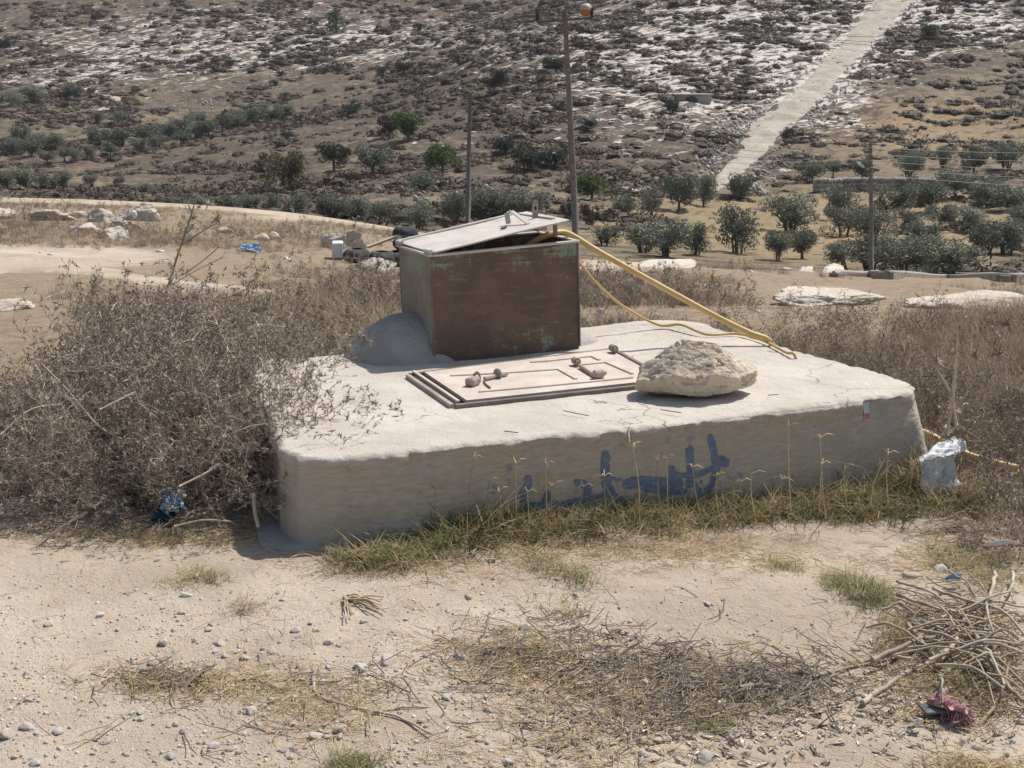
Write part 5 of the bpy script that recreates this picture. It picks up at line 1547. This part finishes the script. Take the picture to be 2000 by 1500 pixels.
def in_poly(x, y, poly):
    c = np.zeros(len(x), bool); j = len(poly) - 1
    for i in range(len(poly)):
        xi, yi, xj, yj = *poly[i], *poly[j]
        c ^= ((yi > y) != (yj > y)) & (x < (xj - xi) * (y - yi) / (yj - yi + 1e-12) + xi); j = i
    return c
basea = np.array([[p.x, p.y] for p in base]); bc_ = basea.mean(0); basea = bc_ + (basea - bc_) * 1.06
dist_ok = (D - .25 * x > 6.3) | (x < -1.3)
k = (rng.random(N) < np.clip(dens, 0, 1)) & ~in_poly(x, D, basea) & dist_ok & ((x > -2.6) | (D > 8.2))
x, D = x[k][:19000], D[k][:19000]
xe = np.concatenate([rng.uniform(1.95, 4.6, 900), rng.uniform(-5.0, -2.2, 700)]); ye = np.concatenate([rng.uniform(4.7, 7.2, 900), rng.uniform(5.0, 7.5, 700)])
ke = fbm(xe * .9, ye * .9, None, 3, 133) + .25 + .5 * (ye - 5.2) > 0
x, D = np.concatenate([x, xe[ke]]), np.concatenate([D, ye[ke]]); z = H(x, D); N = len(x)
var = np.where(fbm(x * .35, D * .35, None, 2, 140) + rng.normal(size=N) * .25 > .05, rng.integers(0, 4, N), rng.integers(4, 10, N))
sc = rng.uniform(.35, .95, N) * (1 - .25 * smooth(9, 14, D))
scatter('dry_grass', DG, np.stack([x, D, z - .01], 1), np.stack([rng.normal(size=N) * .15, rng.normal(size=N) * .15, rng.uniform(0, 6.28, N)], 1), sc, var, 'dry brown grass and weeds over the terrace behind the slab', 'dry grass')

# ------------------------------------------------------------------ grass along the front of the slab
M_gr = leaf_mat('green_grass_blades', (0.13, 0.15, 0.055), (0.215, 0.225, 0.095), .25, .25)
M_gy = leaf_mat('yellowing_grass_blades', (0.34, 0.27, 0.145), (0.52, 0.42, 0.25), .25, .25)
GT = [tuft(720 + i, 12, .18, .0068, .9, 1.0, M_gr, .035) for i in range(3)] + [tuft(730 + i, 12, .20, .006, .9, 1.0, M_gy, .035) for i in range(4)] + [tuft(740 + i, 26, .06, .004, 1.1, 1.8, M_gr, .04) for i in range(2)] + [tuft(745 + i, 26, .06, .0035, 1.2, 1.9, M_gy, .05) for i in range(2)]
frontL = np.array([base[2].x, base[2].y]); frontR = np.array([base[11].x, base[11].y]); fdir = (frontR - frontL) / np.linalg.norm(frontR - frontL); fl_ = np.linalg.norm(frontR - frontL)
fout = np.array([fdir[1], -fdir[0]])
pts, vr, sc = [], [], []
fb = np.array([[p.x, p.y] for p in base[2:12]])
def front_line(s):
    q = np.interp(s * fl_, (fb - frontL) @ fdir, np.arange(len(fb)))
    i = np.clip(q.astype(int), 0, len(fb) - 2); w = (q - i)[:, None]
    return fb[i] * (1 - w) + fb[i + 1] * w
n = 800
s = rng.uniform(.05, 1.03, n); o_ = np.abs(rng.normal(size=n)) * .085 + .012; o_ = o_ * (1 + .9 * smooth(.5, .9, s))
hmask = .55 + .55 * fbm(s * 9, s * 0, None, 3, 150)
hm = np.clip(hmask + .35 * smooth(.12, .25, s) + .25 * smooth(.75, .95, s), .0, 1.3) * smooth(.06, .22, s)
keep = rng.random(n) < np.clip(hm + .15, 0, 1)
s, o_, hm = s[keep], o_[keep], hm[keep]
q = front_line(s) + fout * o_[:, None]
tall = np.where(o_ < .15, 1.0, .75)
pts.append(q); vr.append(np.where(rng.random(len(s)) < .36, rng.integers(0, 3, len(s)), rng.integers(3, 7, len(s)))); sc.append(np.clip(rng.lognormal(-.2, .35, len(s)), .4, 1.5) * tall * (.55 + .45 * hm) * (.85 + .12 * smooth(.66, .9, s) - .22 * smooth(.2, .35, s) * smooth(.7, .55, s)))
n = 1300
s = rng.uniform(.02, 1.1, n); o_ = .10 + np.abs(rng.normal(size=n)) * .14
edge = .5 + .9 * fbm(s * 7, o_ * 4, None, 3, 151) - 1.3 * smooth(.16, .48, o_)
keep = rng.random(n) < np.clip(edge + .15, 0, 1); s, o_ = s[keep], o_[keep]
q = front_line(s) + fout * o_[:, None]
pts.append(q); vr.append(np.where(rng.random(len(s)) < .42, rng.integers(7, 9, len(s)), rng.integers(9, 11, len(s)))); sc.append(rng.uniform(.7, 1.3, len(s)))
# separate mats of creeping grass on the bare dirt
for (cx_, cy_, sx_, sy_, n, gr) in [(1680,1150,38,26,90,.85),(1655,1128,30,14,40,.8),(1720,1165,30,18,40,.7),(390,1135,30,9,30,.2),(480,1192,14,8,14,.1),(1060,1110,30,16,36,.6),(1140,1130,28,22,30,.5),(720,1115,50,22,60,.6),(1100,1195,40,12,22,.7),(1760,1240,34,26,40,.5),(1880,1340,34,26,50,.6),(690,1492,30,10,40,.8),(1380,1410,26,8,16,.6),(1530,1100,30,12,26,.5),(1900,1060,70,30,90,.3),(330,1050,120,14,60,.1),(1950,1120,40,30,40,.2)]:
    n = int(n * .6); gx, gy = rng.normal(size=n) * sx_ * .6 + cx_, rng.normal(size=n) * sy_ * .6 + cy_
    w_ = np.array([[(lambda p: (p.x, p.y))(PZ(a, b, 0.0))] for a, b in zip(gx, gy)]).reshape(-1, 2)
    pts.append(w_); vr.append(np.where(rng.random(n) < gr * .75, rng.integers(7, 9, n), rng.integers(9, 11, n))); sc.append(rng.uniform(.4, .85, n))
pts = np.concatenate(pts); vr = np.concatenate(vr); sc = np.concatenate(sc); N = len(pts)
scatter('grass', GT, np.stack([pts[:, 0], pts[:, 1], H(pts[:, 0], pts[:, 1]) - .004], 1), np.stack([rng.normal(size=N) * .2, rng.normal(size=N) * .2, rng.uniform(0, 6.28, N)], 1), sc, vr, 'straggling green and yellow grass along the foot of the slab', 'grass')
# seed stalks
GS_ = 'finger-grass seed stalks in front of the slab'
def stalk(bx, by, tx, ty, fingers=4):
    b = PZ(bx, by, 0.0); t = P(tx, ty, b.y + random.uniform(-.03, .02))
    mid = b.lerp(t, .55) + Vector((random.uniform(-.012, .012), 0, 0))
    o = empty('grass_stalk', b, 'thin straw-coloured grass stalk with forked seed head before the slab', 'grass stalk', GS_)
    add('stem', tube(spline([b, mid, t], 5), np.linspace(.0022, .0013, 11), 4, False), M_straw, o)
    parts = []
    for i in range(fingers):
        a = i / fingers * 6.28 + random.uniform(-.4, .4); L = random.uniform(.03, .055)
        e = np.array(t) + np.array([math.cos(a) * L, math.sin(a) * L * .8, random.uniform(-.006, .02)])
        md = (np.array(t) + e) / 2 + np.array([0, 0, .010])
        parts.append(tube([t, md, e], [.0015, .0017, .0008], 3, False))
    add('seed_head', join(parts), M_straw, o)
for q in [(920,1045,925,892),(885,1040,868,925),(1066,1040,1066,905),(1008,1050,1008,905),(1250,1040,1236,872),(1295,1030,1284,900),(1305,1020,1303,892),(1368,1015,1352,912),(1405,1010,1400,930),(1545,1005,1541,832),(1600,1000,1602,855),(1612,1005,1606,905),(1655,990,1650,915),(1735,985,1735,885),(1700,990,1722,905),(775,1055,772,965),(812,1050,820,968),(845,1048,850,955),(1085,1040,1078,950),(958,1048,955,940),(1130,1035,1140,950),(668,1055,598,952),(1475,1010,1468,925),(1190,1030,1180,930),(1035,1040,1030,960),(1520,1000,1528,935),(1430,1010,1448,940),(1770,980,1778,905),(1810,985,1830,900),(990,1045,975,960)]:
    stalk(*q, fingers=random.choice((3, 4, 4)))

# ------------------------------------------------------------------ stones on the dirt
m = MT('field_stone'); p = m.obj()
n1 = m.noise(p, 20, 4, .6)
c1 = m.mix(m.step(n1, .4, .62), (.56, .535, .505), (.70, .67, .635))
c2 = m.mix(m.step(n1, .4, .62), (.55, .485, .41), (.68, .62, .545))
m.col(m.mix(m.step(m.rand(), .35, .55), c1, c2)); m.rough(.92); m.bump(m.noise(p, 70, 5, .7), .004, .8)
M_stone = m.m
ST = []
for s in range(10):
    v, f = rock(800 + s, 3, 15, .20, .10, 1.7, (.45, .85)); v = v * np.array([1, random.uniform(.65, .95), random.uniform(.42, .62)]); ST.append(_mesh('stone', v, f, False, [M_stone]))
def put_stone(px, py, wpx, label=None, group=None):
    p = PZ(px, py, 0.0); r_ = wpx / FPX * p.y / 2
    o = link('stone', ST[random.randrange(10)], (p.x, p.y, float(H(p.x, p.y)) + r_ * .20))
    o.scale = (r_ * 1.15,) * 3; o.rotation_euler = (random.uniform(-.3, .3), random.uniform(-.3, .3), random.uniform(0, 6.28))
    tag(o, label or 'small pale stone lying on the bare dirt in the foreground', 'stone', group or (None if label else 'stones scattered on the dirt'))
for a in [(706,1305,42,'pale grey angular stone left of the pinkish flat stone'),(760,1292,50,'pinkish flat stone right of the pale angular one'),(1380,1476,52,'rounded white stone at the bottom edge, the biggest in front'),(490,1391,36,'pale grey stone in the lower left middle of the dirt'),
          (666,1426,34,'pale upright stone near the bottom, below the long branch'),(8,1440,50,'pinkish stone cut by the lower left corner'),(52,1422,42,'dark grey broken stone at the lower left edge'),(640,1254,26,'flat tan stone on the sand in the middle left'),(320,1256,36,'flat grey stone in the left middle of the dirt'),
          (158,1332,34,'pale tan stone left of the straw patch'),(561,1460,34,'grey stone near the bottom left of centre'),(616,1434,34,'white stone left of the upright stone'),(992,1489,36,'dark grey stone at the bottom edge centre'),(1680,1363,24,'white stone beside the long stick on the right'),(1780,1111,36,'brown stone at the edge of the grass on the right'),(1862,1262,26,'tan stone lying in the branch pile'),(1990,1402,30,'pale stone at the lower right edge'),(538,999,22,'grey stone in the shade at the left foot of the slab'),(1285,1450,28,'grey stone left of the big white front stone'),(1838,1092,40,'flat greyish stone near the white bag'),(352,1198,18,'small flat tan stone alone on the left dirt'),(365,1166,24,'white flat stone below the little grass tuft')]:
    put_stone(a[0], a[1], a[2], a[3])
cnt = 0
while cnt < 230:
    px_, py_ = random.uniform(0, 1500), random.uniform(1090, 1498)
    wgt = smooth(1100, 1330, py_) * (1.0 if px_ < 800 else .55) * (.35 + .65 * float(vnoise(np.array([px_ / 120]), np.array([py_ / 60]), None, 5)[0] > -.1)) + .05
    if random.random() < wgt:
        put_stone(px_, py_, random.choice((11, 12, 14, 15, 17, 20, 24, 30))); cnt += 1
GV_ = []
M_grav = twig_mat('pale_gravel', (.46, .405, .345), (.62, .565, .50), .25)
for s in range(5):
    v, f = rock(850 + s, 1, 6, .2, 0); v = v * np.array([1, .8, .45]); GV_.append(_mesh('gravel', v, f, False, [M_grav]))
N = 34000; px_ = rng.uniform(-600, 2600, N); py_ = rng.uniform(1060, 1560, N)
w = smooth(1060, 1300, py_) * np.where(px_ < 1000, 1, .4) * (.25 + .9 * np.clip(vnoise(px_ / 150, py_ / 70, None, 6) + .3, 0, 1)) + .12
k = rng.random(N) < w * .8; px_, py_ = px_[k], py_[k]
t_ = -row_tan(py_); Dg = ZC / t_; xg = (px_ - 1000) / FPX * Dg / (CP + (750 - py_) / FPX * SP)
sg = np.clip(rng.lognormal(-5.65, .5, len(xg)), .0012, .010); N = len(xg)
scatter('gravel', GV_, np.stack([xg, Dg, H(xg, Dg) + sg * .12], 1), rng.uniform(0, 6.28, (N, 3)) * np.array([.2, .2, 1]), sg, None, 'fine gravel scattered over the foreground dirt', 'gravel')

# ------------------------------------------------------------------ straw, twig and leaf litter
def stick_mesh(seed, L, r0, mat, n=5, wob=.10):
    r = np.random.default_rng(seed); pts = [np.zeros(3)]; d = np.array([1.0, 0, 0])
    for i in range(n - 1):
        d = d + r.normal(size=3) * np.array([.05, wob, wob * .4]); d /= np.linalg.norm(d); pts.append(pts[-1] + d * L / (n - 1))
    pts = np.array(pts) - np.array(pts).mean(0)
    v, f = tube(pts, np.linspace(r0, r0 * .6, n), 4, False)
    return _mesh('stick', v, f, False, [mat])
M_dtwig = twig_mat('grey_litter_twig', (.21, .18, .148), (.35, .305, .255))
M_leaf = twig_mat('pale_dry_leaf', (.52, .46, .38), (.68, .62, .54))
M_leaf2 = twig_mat('grey_green_dry_leaf', (.27, .235, .175), (.38, .335, .26))
SW = [stick_mesh(900 + i, .07, .0011, M_straw, 4, .25) for i in range(5)]
TW = [stick_mesh(910 + i, .11, .0018, M_dtwig, 5, .3) for i in range(6)]
def leaf_mesh(seed, mat, L=.026, w=.0036):
    r = np.random.default_rng(seed); n = 5; V = []
    for i in range(n):
        t = i / (n - 1); ww = w * math.sin(math.pi * min(max(t, .06), .94)); zc = .004 * r.normal() * t
        V += [(L * (t - .5), -ww, zc + .001), (L * (t - .5), 0, zc - .001), (L * (t - .5), ww, zc + .0015)]
    F = []
    for i in range(n - 1):
        for j in range(2): F.append((3 * i + j, 3 * i + j + 1, 3 * i + j + 4, 3 * i + j + 3))
    return _mesh('leaf', np.array(V), F, False, [mat])
LF = [leaf_mesh(920 + i, M_leaf) for i in range(3)] + [leaf_mesh(930 + i, M_leaf2) for i in range(3)]
def px_scatter(name, variants, spots, zlift, scl, label, cat, tilt=.12, var=None):
    X_, Y_ = [], []
    for cx_, cy_, sx_, sy_, n in spots:
        px_, py_ = rng.normal(size=n) * sx_ + cx_, rng.normal(size=n) * sy_ + cy_
        py_ = np.clip(py_, 1000, 1560)
        D = ZC / -row_tan(py_); X_.append((px_ - 1000) / FPX * D / (CP + (750 - py_) / FPX * SP)); Y_.append(D)
    x, y = np.concatenate(X_), np.concatenate(Y_)
    k = ~in_poly(x, y, basea); x, y = x[k], y[k]; N = len(x)
    z = H(x, y) + np.abs(rng.normal(size=N)) * zlift + .002
    scatter(name, variants, np.stack([x, y, z], 1), np.stack([rng.normal(size=N) * tilt, rng.normal(size=N) * tilt, rng.uniform(0, 6.28, N)], 1), rng.uniform(*scl, N), var, label, cat)
px_scatter('straw_litter', SW, [(330,1335,95,18,420),(430,1335,90,22,260),(620,1370,70,40,450),(1000,1270,85,28,620),(1080,1330,120,40,520),(1250,1370,130,45,560),(1400,1340,140,40,700),(1850,1270,90,60,1500),(1900,1350,80,40,700),(300,1045,190,20,650),(480,1045,60,16,400),(800,1105,130,18,500),(1300,1075,260,22,1200),(1900,1060,80,40,1100),(1100,1470,160,40,450),(1900,1490,70,14,250),(600,1250,400,140,250),(1500,1200,300,60,120)], .006, (.5, 1.3), 'straw litter strewn over the foreground dirt', 'straw')
px_scatter('twig_litter', TW, [(1300,1330,90,28,95),(1400,1362,85,30,170),(1490,1325,85,24,130),(1250,1395,90,30,90),(1180,1290,60,30,100),(1850,1240,90,60,220),(1930,1330,60,50,130),(1330,1290,30,20,60),(330,1335,60,14,70),(700,1340,40,14,30),(1560,1340,60,30,90),(1000,1290,90,40,120),(1200,1250,200,40,60),(300,1030,150,14,200),(1900,1030,60,30,160),(600,1400,300,60,60)], .014, (.6, 1.5), 'grey twig litter and brushwood on the foreground dirt', 'twigs', .22)
px_scatter('leaf_litter', LF, [(1350,1400,140,40,230),(1250,1420,120,40,140),(1500,1380,110,40,150),(1850,1300,100,60,380),(1700,1370,80,40,140),(1050,1280,100,40,160),(1450,1450,150,30,120),(1800,1400,80,20,80),(1100,1330,100,40,120)], .0015, (.7, 1.5), 'pale dry olive leaves strewn over the foreground dirt', 'leaves', .14)

# ------------------------------------------------------------------ pile of dead branches on the right
M_stick = twig_mat('weathered_stick', (.30, .255, .20), (.44, .385, .315), .2)
M_stick2 = twig_mat('brown_stick', (.36, .27, .175), (.48, .375, .26), .2)
def stick(pl, rad, label, group=None, lift=.0, mat=None, zs=None):
    w = []
    for i, (x_, y_) in enumerate(pl):
        q = PZ(x_, y_, lift); w.append(Vector((q.x, q.y, lift + (zs[i] if zs else 0) + random.uniform(-.004, .006) + rad + float(H(q.x, q.y)))))
    c = spline(w, 6); n = len(c)
    c = c + np.stack([fbm(np.arange(n) * .45, np.full(n, k * 7.0 + w[0].x * 50), None, 2, 3 + k) for k in range(3)], 1) * rad * 1.1
    return tag(add('stick', tube(c, np.linspace(rad, rad * .62, n), 7), mat or M_stick, sm=True), label, 'stick', group)
stick([(1682,1374),(1750,1325),(1815,1290),(1872,1250)], .0085, 'long thick stick slanting to the lower left of the pile')
stick([(1752,1165),(1800,1182),(1850,1195),(1885,1198)], .0065, 'grey stick at the upper left of the branch pile', None, .03)
stick([(1822,1148),(1868,1170),(1910,1182),(1960,1200),(2010,1245)], .006, 'dark bent stick across the top of the branch pile', None, .05)
stick([(1905,1235),(1932,1290),(1962,1338),(2015,1378)], .0085, 'pale thick stick curving to the lower right of the pile', None, .03)
stick([(1700,1290),(1790,1250),(1850,1228),(1905,1214)], .008, 'grey forked stick along the middle of the branch pile', None, .03)
stick([(1942,1112),(1944,1135),(1936,1165),(1926,1192)], .008, 'upright bleached stick at the top of the pile', None, .03)
stick([(1978,1110),(1980,1135),(1962,1165)], .007, 'short curved stick at the right of the upright one', None, .03)
stick([(1912,1412),(1945,1380),(1970,1334)], .006, 'yellowish stick standing out at the lower right', None, .0, M_stick2, (0, .02, .08))
stick([(1588,1322),(1680,1296),(1762,1278)], .0055, 'slim stick reaching left out of the branch pile')
stick([(1448,1346),(1480,1340),(1528,1347)], .0075, 'short pale stick in the dark brushwood')
stick([(1370,1330),(1405,1318),(1448,1300)], .004, 'thin stick slanting over the dark brushwood')
stick([(1306,1275),(1330,1288),(1366,1290)], .0045, 'short dark bent twig on the sand left of the brushwood')
stick([(610,1322),(616,1352),(640,1366),(720,1388),(780,1402),(845,1438)], .0055, 'long thin branch lying across the stones in the lower middle')
stick([(618,1350),(650,1370),(660,1392)], .004, 'short side twig beside the long thin branch')
stick([(745,1385),(800,1382),(840,1380)], .003, 'thin twig on the gravel in the lower middle')
stick([(475,1412),(520,1428),(555,1432)], .003, 'thin twig among the stones in the lower left')
stick([(380,1330),(430,1332),(500,1330),(560,1352)], .0035, 'long grey stalk lying in the straw patch at left')
stick([(1835,1290),(1860,1262),(1870,1240)], .010, 'stout pale cut stick in the middle of the pile', None, .03, M_stick2)
stick([(1838,1325),(1866,1298)], .010, 'short chopped piece of wood below the pile')
stick([(1840,1355),(1866,1335)], .011, 'short grey stub of wood above the pink rag')
GP = 'sticks of the dead branch pile'
for i in range(74):
    a0 = random.gauss(1905, 62); b0 = random.gauss(1240, 46); ang = random.choice((random.gauss(.28, .25), random.gauss(-.45, .3), random.gauss(.9, .4))); L = random.uniform(60, 190)
    dx, dy = math.cos(ang) * L / 2, math.sin(ang) * L / 2 * .55; bend = random.uniform(-8, 8)
    stick([(a0 - dx, b0 - dy), (a0 + random.uniform(-4, 4), b0 + bend), (a0 + dx, b0 + dy)], random.uniform(.0022, .0062), 'grey dead stick heaped in the branch pile on the right', GP, random.uniform(.0, .07), random.choice((M_stick, M_stick, M_stick2)), (-.01, .012, -.01))
GRt = 'roots of the little dry root clump'
for i in range(14):
    a0, b0 = 672 + random.uniform(-3, 6), 1172 + random.uniform(-3, 5); e = (random.uniform(700, 762), random.uniform(1168, 1202)) if i < 10 else (random.uniform(672, 700), random.uniform(1195, 1215))
    stick([(a0, b0), ((a0 + e[0]) / 2, (b0 + e[1]) / 2 - random.uniform(0, 8)), e], .0032, 'thin curved root of the little dry clump on the sand', GRt, random.uniform(0, .02), M_stick2)
# twigs lying on the slab
for i, pl in enumerate([[(1100,802),(1150,812)], [(1230,865),(1228,845),(1232,828)], [(1370,768),(1400,772)], [(985,842),(1012,845)], [(1290,800),(1330,806)], [(1500,772),(1520,770)]]):
    w = [PZ(x_, y_, ZT + .008) for x_, y_ in pl]
    tag(add('twig', tube(w, .0022, 5), M_dtwig), 'tiny dark twig lying on the top of the slab', 'twig', 'twigs on the slab top')

# ------------------------------------------------------------------ rubbish
def crumple(seed, sub, scale, cuts=16, amp=.25, depth=(.35, .85)):
    v, f = rock(seed, sub, cuts, amp, .06, 1.8, depth)
    q = v * 3.1 + seed
    rid = 1 - np.abs(fbm(q[:, 0], q[:, 1], q[:, 2], 2, seed)) * 2
    return v * (1 + .12 * rid)[:, None] * np.array(scale), f
def plastic(name, a, b, tr):
    m = MT(name); p = m.obj(); f = m.step(m.noise(p, 14, 4), .4, .6)
    c = m.mix(f, a, b); m.col(c); m.rough(.38); m.translucent(c, tr); m.bump(m.noise(p, 26, 4, .6, .8), .012, .7)
    return m.m
M_bag = plastic('white_plastic', (.74, .745, .755), (.82, .825, .83), .25)
M_blue = plastic('blue_plastic', (.26, .43, .68), (.42, .56, .76), .15)
M_navy = plastic('dark_blue_plastic', (.025, .06, .12), (.045, .09, .16), .1)
M_cream = plastic('cream_paper', (.55, .52, .42), (.66, .62, .52), .1)
def sheet(corners, seed, amp, n=26, thick=.0015, fold=9):
    """crumpled film hung on four corner points (world), with thickness"""
    a, b, c, d = [np.array(q) for q in corners]
    U, W = np.meshgrid(np.linspace(0, 1, n), np.linspace(0, 1, n))
    U3, W3 = U[..., None], W[..., None]
    Q = (a * (1 - U3) + b * U3) * (1 - W3) + (d * (1 - U3) + c * U3) * W3
    nn = np.cross(b - a, d - a); nn /= np.linalg.norm(nn)
    wp_ = .22
    Q = Q + (b - a) * (fbm(U * 1.6 + seed, W * 1.6, None, 3, seed + 11) * wp_)[..., None] + (d - a) * (fbm(U * 1.6, W * 1.6 + seed, None, 3, seed + 13) * wp_)[..., None]
    r1 = np.abs(fbm(U * 3 + seed, W * 3, None, 3, seed)); r2 = fbm(U * 7, W * 7 + seed, None, 3, seed + 3)
    e1 = (b - a) / np.linalg.norm(b - a)
    Q = Q + nn * ((r1 - .25) * amp * 2.2 + r2 * amp * .7)[..., None] + e1 * (fbm(U * 4 + 9, W * 4, None, 2, seed + 5) * amp)[..., None] + np.array([0, 0, 1.0]) * (fbm(U * 4, W * 4 + 5, None, 2, seed + 8) * amp)[..., None]
    V = Q.reshape(-1, 3); V2 = V - nn * thick
    idx = np.arange(n * n).reshape(n, n)
    F = np.stack([idx[:-1, :-1], idx[:-1, 1:], idx[1:, 1:], idx[1:, :-1]], -1).reshape(-1, 4)
    return np.concatenate([V, V2]), np.concatenate([F, F[:, ::-1] + n * n])
wbag = empty('plastic_bag', PZ(1850, 965, -.085), 'crumpled white plastic bag caught at the right end of the slab', 'plastic bag')
Db = PZ(1845, 962, -.085).y - .17
add('bag_body', sheet([P(1802, 984, Db), P(1886, 978, Db + .04), P(1862, 878, Db + .14), P(1806, 884, Db + .10)], 31, .013), M_bag, wbag, sm=True)
add('bag_top', sheet([P(1803, 890, Db + .06), P(1866, 892, Db + .08), P(1878, 856, Db + .20), P(1838, 858, Db + .22)], 33, .013), M_bag, wbag, sm=True)
add('bag_handle', sheet([P(1862, 890, Db + .07), P(1874, 885, Db + .10), P(1888, 874, Db + .16), P(1872, 855, Db + .2)], 35, .014), M_bag, wbag, sm=True)
bb = empty('plastic_bag', PZ(332, 1012, 0), 'torn bright blue plastic bag in the front of the thorn thicket', 'plastic bag')
Db = PZ(332, 1015, 0).y - .02
add('bag_front', sheet([P(300, 1016, Db - .02), P(346, 1014, Db - .02), P(352, 985, Db), P(312, 985, Db)], 41, .016), M_navy, bb, sm=True)
add('bag_top', sheet([P(310, 988, Db - .03), P(358, 992, Db - .03), P(356, 956, Db + .10), P(312, 954, Db + .10)], 43, .014), M_blue, bb, sm=True)
add('inner_lining', sheet([P(320, 1000, Db - .03), P(350, 1000, Db - .03), P(348, 984, Db - .02), P(322, 982, Db - .02)], 45, .008), M_cream, bb, sm=True)
add('flap', sheet([P(348, 975, Db), P(362, 972, Db), P(360, 958, Db + .03), P(349, 957, Db + .03)], 47, .006), M_cream, bb, sm=True)
q = sight(482, 492, 12); 
tag(add('plastic_bag', sheet([q + Vector((-.16, 0, .02)), q + Vector((.17, 0, .02)), q + Vector((.14, .2, .10)), q + Vector((-.14, .2, .09))], 51, .04), M_blue, sm=True), 'blue plastic bag lying in the dry grass behind the thicket', 'plastic bag')
lits = [(98,494,22,8,'flat white paper scrap on the dirt path at left',M_bag),(560,502,18,10,'white rubbish scrap in the grass between thicket and tyres',M_bag),(312,486,18,12,'grey-white scrap left of the tall thistle',M_bag),(280,430,16,22,'white plastic caught on the tallest left boulder',M_bag),(503,552,14,6,'small white scrap on the bare ground right of the thicket',M_bag),
        (310,510,14,10,'pale bluish scrap at the foot of the tall thistle',M_bag),(1175,632,26,24,'clear crumpled plastic behind the slab right of the box',M_bag),(1468,528,14,8,'white scrap on the terrace edge left of the brown boulders',M_bag),(1850,562,10,12,'tiny white scrap above the right ledge',M_bag),(1478,632,20,10,'whitish scrap in the brush behind the hoses',M_bag),(1712,667,8,6,'tiny white scrap in the brush right of the slab',M_bag),(80,490,12,8,'small light stone-like scrap on the left path',M_cream)]
for i, (x_, y_, w_, h_, lab, mt) in enumerate(lits):
    q = sight(x_, y_ + h_ / 2, 7.5 if y_ > 600 else 10); s_ = q.y / FPX
    if x_ == 280: q = q + Vector((0, -.6, .25))
    lift = .10 if y_ > 600 else -.01
    q = q + Vector((0, 0, lift))
    cv_, cf_ = crumple(60 + i, 3, (w_ * .5 * s_, w_ * .4 * s_, h_ * .45 * s_)); cv_ = cv_ + np.array(q + Vector((0, 0, h_ * .25 * s_)))
    tag(add('litter_scrap', (cv_, cf_), mt), lab, 'litter')
q = PZ(1738 + 0, 1132, .01)
for x_, y_, w_, lab, mt in [(1865, 1128, 34, 'blue and white paper scrap above the branch pile', M_blue), (1810, 1267, 14, 'small bright green scrap in the branch pile', plastic('green_plastic', (.10, .42, .10), (.16, .5, .14), .2)), (1960, 1062, 60, 'flat grey-white scrap at the right edge near the bag', M_bag), (1795, 1410, 16, 'small white scrap left of the pink rag', M_bag), (1880, 1452, 10, 'tiny white scrap below the pink rag', M_bag), (1976, 1450, 12, 'small white scrap in the lower right corner', M_bag), (1440, 1430, 22, 'curled white leaf-like scrap in the lower middle right', M_bag)]:
    a = PZ(x_ - w_ / 2, y_ + 4, .012); b = PZ(x_ + w_ / 2, y_ + 2, .014); c = PZ(x_ + w_ / 2, y_ - 5, .035); d = PZ(x_ - w_ / 2, y_ - 4, .03)
    tag(add('litter_scrap', sheet([a, b, c, d], int(x_), .006, 12), mt, sm=True), lab, 'litter')
# pink net rag and the dark flat piece under it
M_pink = twig_mat('pink_netting', (.38, .20, .21), (.50, .31, .32), .1)
rag = empty('net_rag', PZ(1865, 1392, 0), 'faded pink tangled netting rag at the lower right', 'rag')
rp = []
for i in range(220):
    t = random.random()
    c0_ = (1815 + 60 * t, 1368 + 30 * t); a = random.uniform(-.6, 1.9); L = random.uniform(14, 42)
    e = (c0_[0] + math.cos(a) * L, c0_[1] + math.sin(a) * L * .6)
    s0, s1 = PZ(*c0_, .02), PZ(*e, .004)
    md = s0.lerp(s1, .5) + Vector((random.uniform(-.006, .006), random.uniform(-.006, .006), random.uniform(.004, .024)))
    rp.append(tube(spline([s0, md, s1], 4), .0022, 4, False))
add('strands', join(rp), M_pink, rag)
add('knot', sheet([PZ(1812, 1376, .02), PZ(1886, 1398, .022), PZ(1882, 1386, .05), PZ(1820, 1366, .045)], 71, .010), M_pink, rag, sm=True)
q = PZ(1822, 1398, .0)
tag(add('board_scrap', obox(q + Vector((0, 0, .022)), (.034, .006, .0), (-.006, .022, .004), (0, -.001, .004), .002), simple('dark_board', (.10, .105, .11), (.2, .2, .2), 20)), 'dark flat board scrap under the pink rag', 'board')

# ------------------------------------------------------------------ the dusty air
hv_, hf_ = obox((0, 320, 60), (820, 0, 0), (0, 500, 0), (0, 0, 95))
hm_ = bpy.data.materials.new('dusty_air'); hm_.use_nodes = True
ht_ = hm_.node_tree; ht_.nodes.clear()
ho_ = ht_.nodes.new('ShaderNodeOutputMaterial'); hp_ = ht_.nodes.new('ShaderNodeVolumePrincipled')
hp_.inputs['Color'].default_value = (.80, .84, .92, 1); hp_.inputs['Density'].default_value = .00014; hp_.inputs['Anisotropy'].default_value = .2
ht_.links.new(hp_.outputs[0], ho_.inputs['Volume'])
tag(add('haze', (hv_, hf_), hm_, None, (0, 320, 60)), 'thin dusty haze over the valley', 'haze', None, 'stuff')
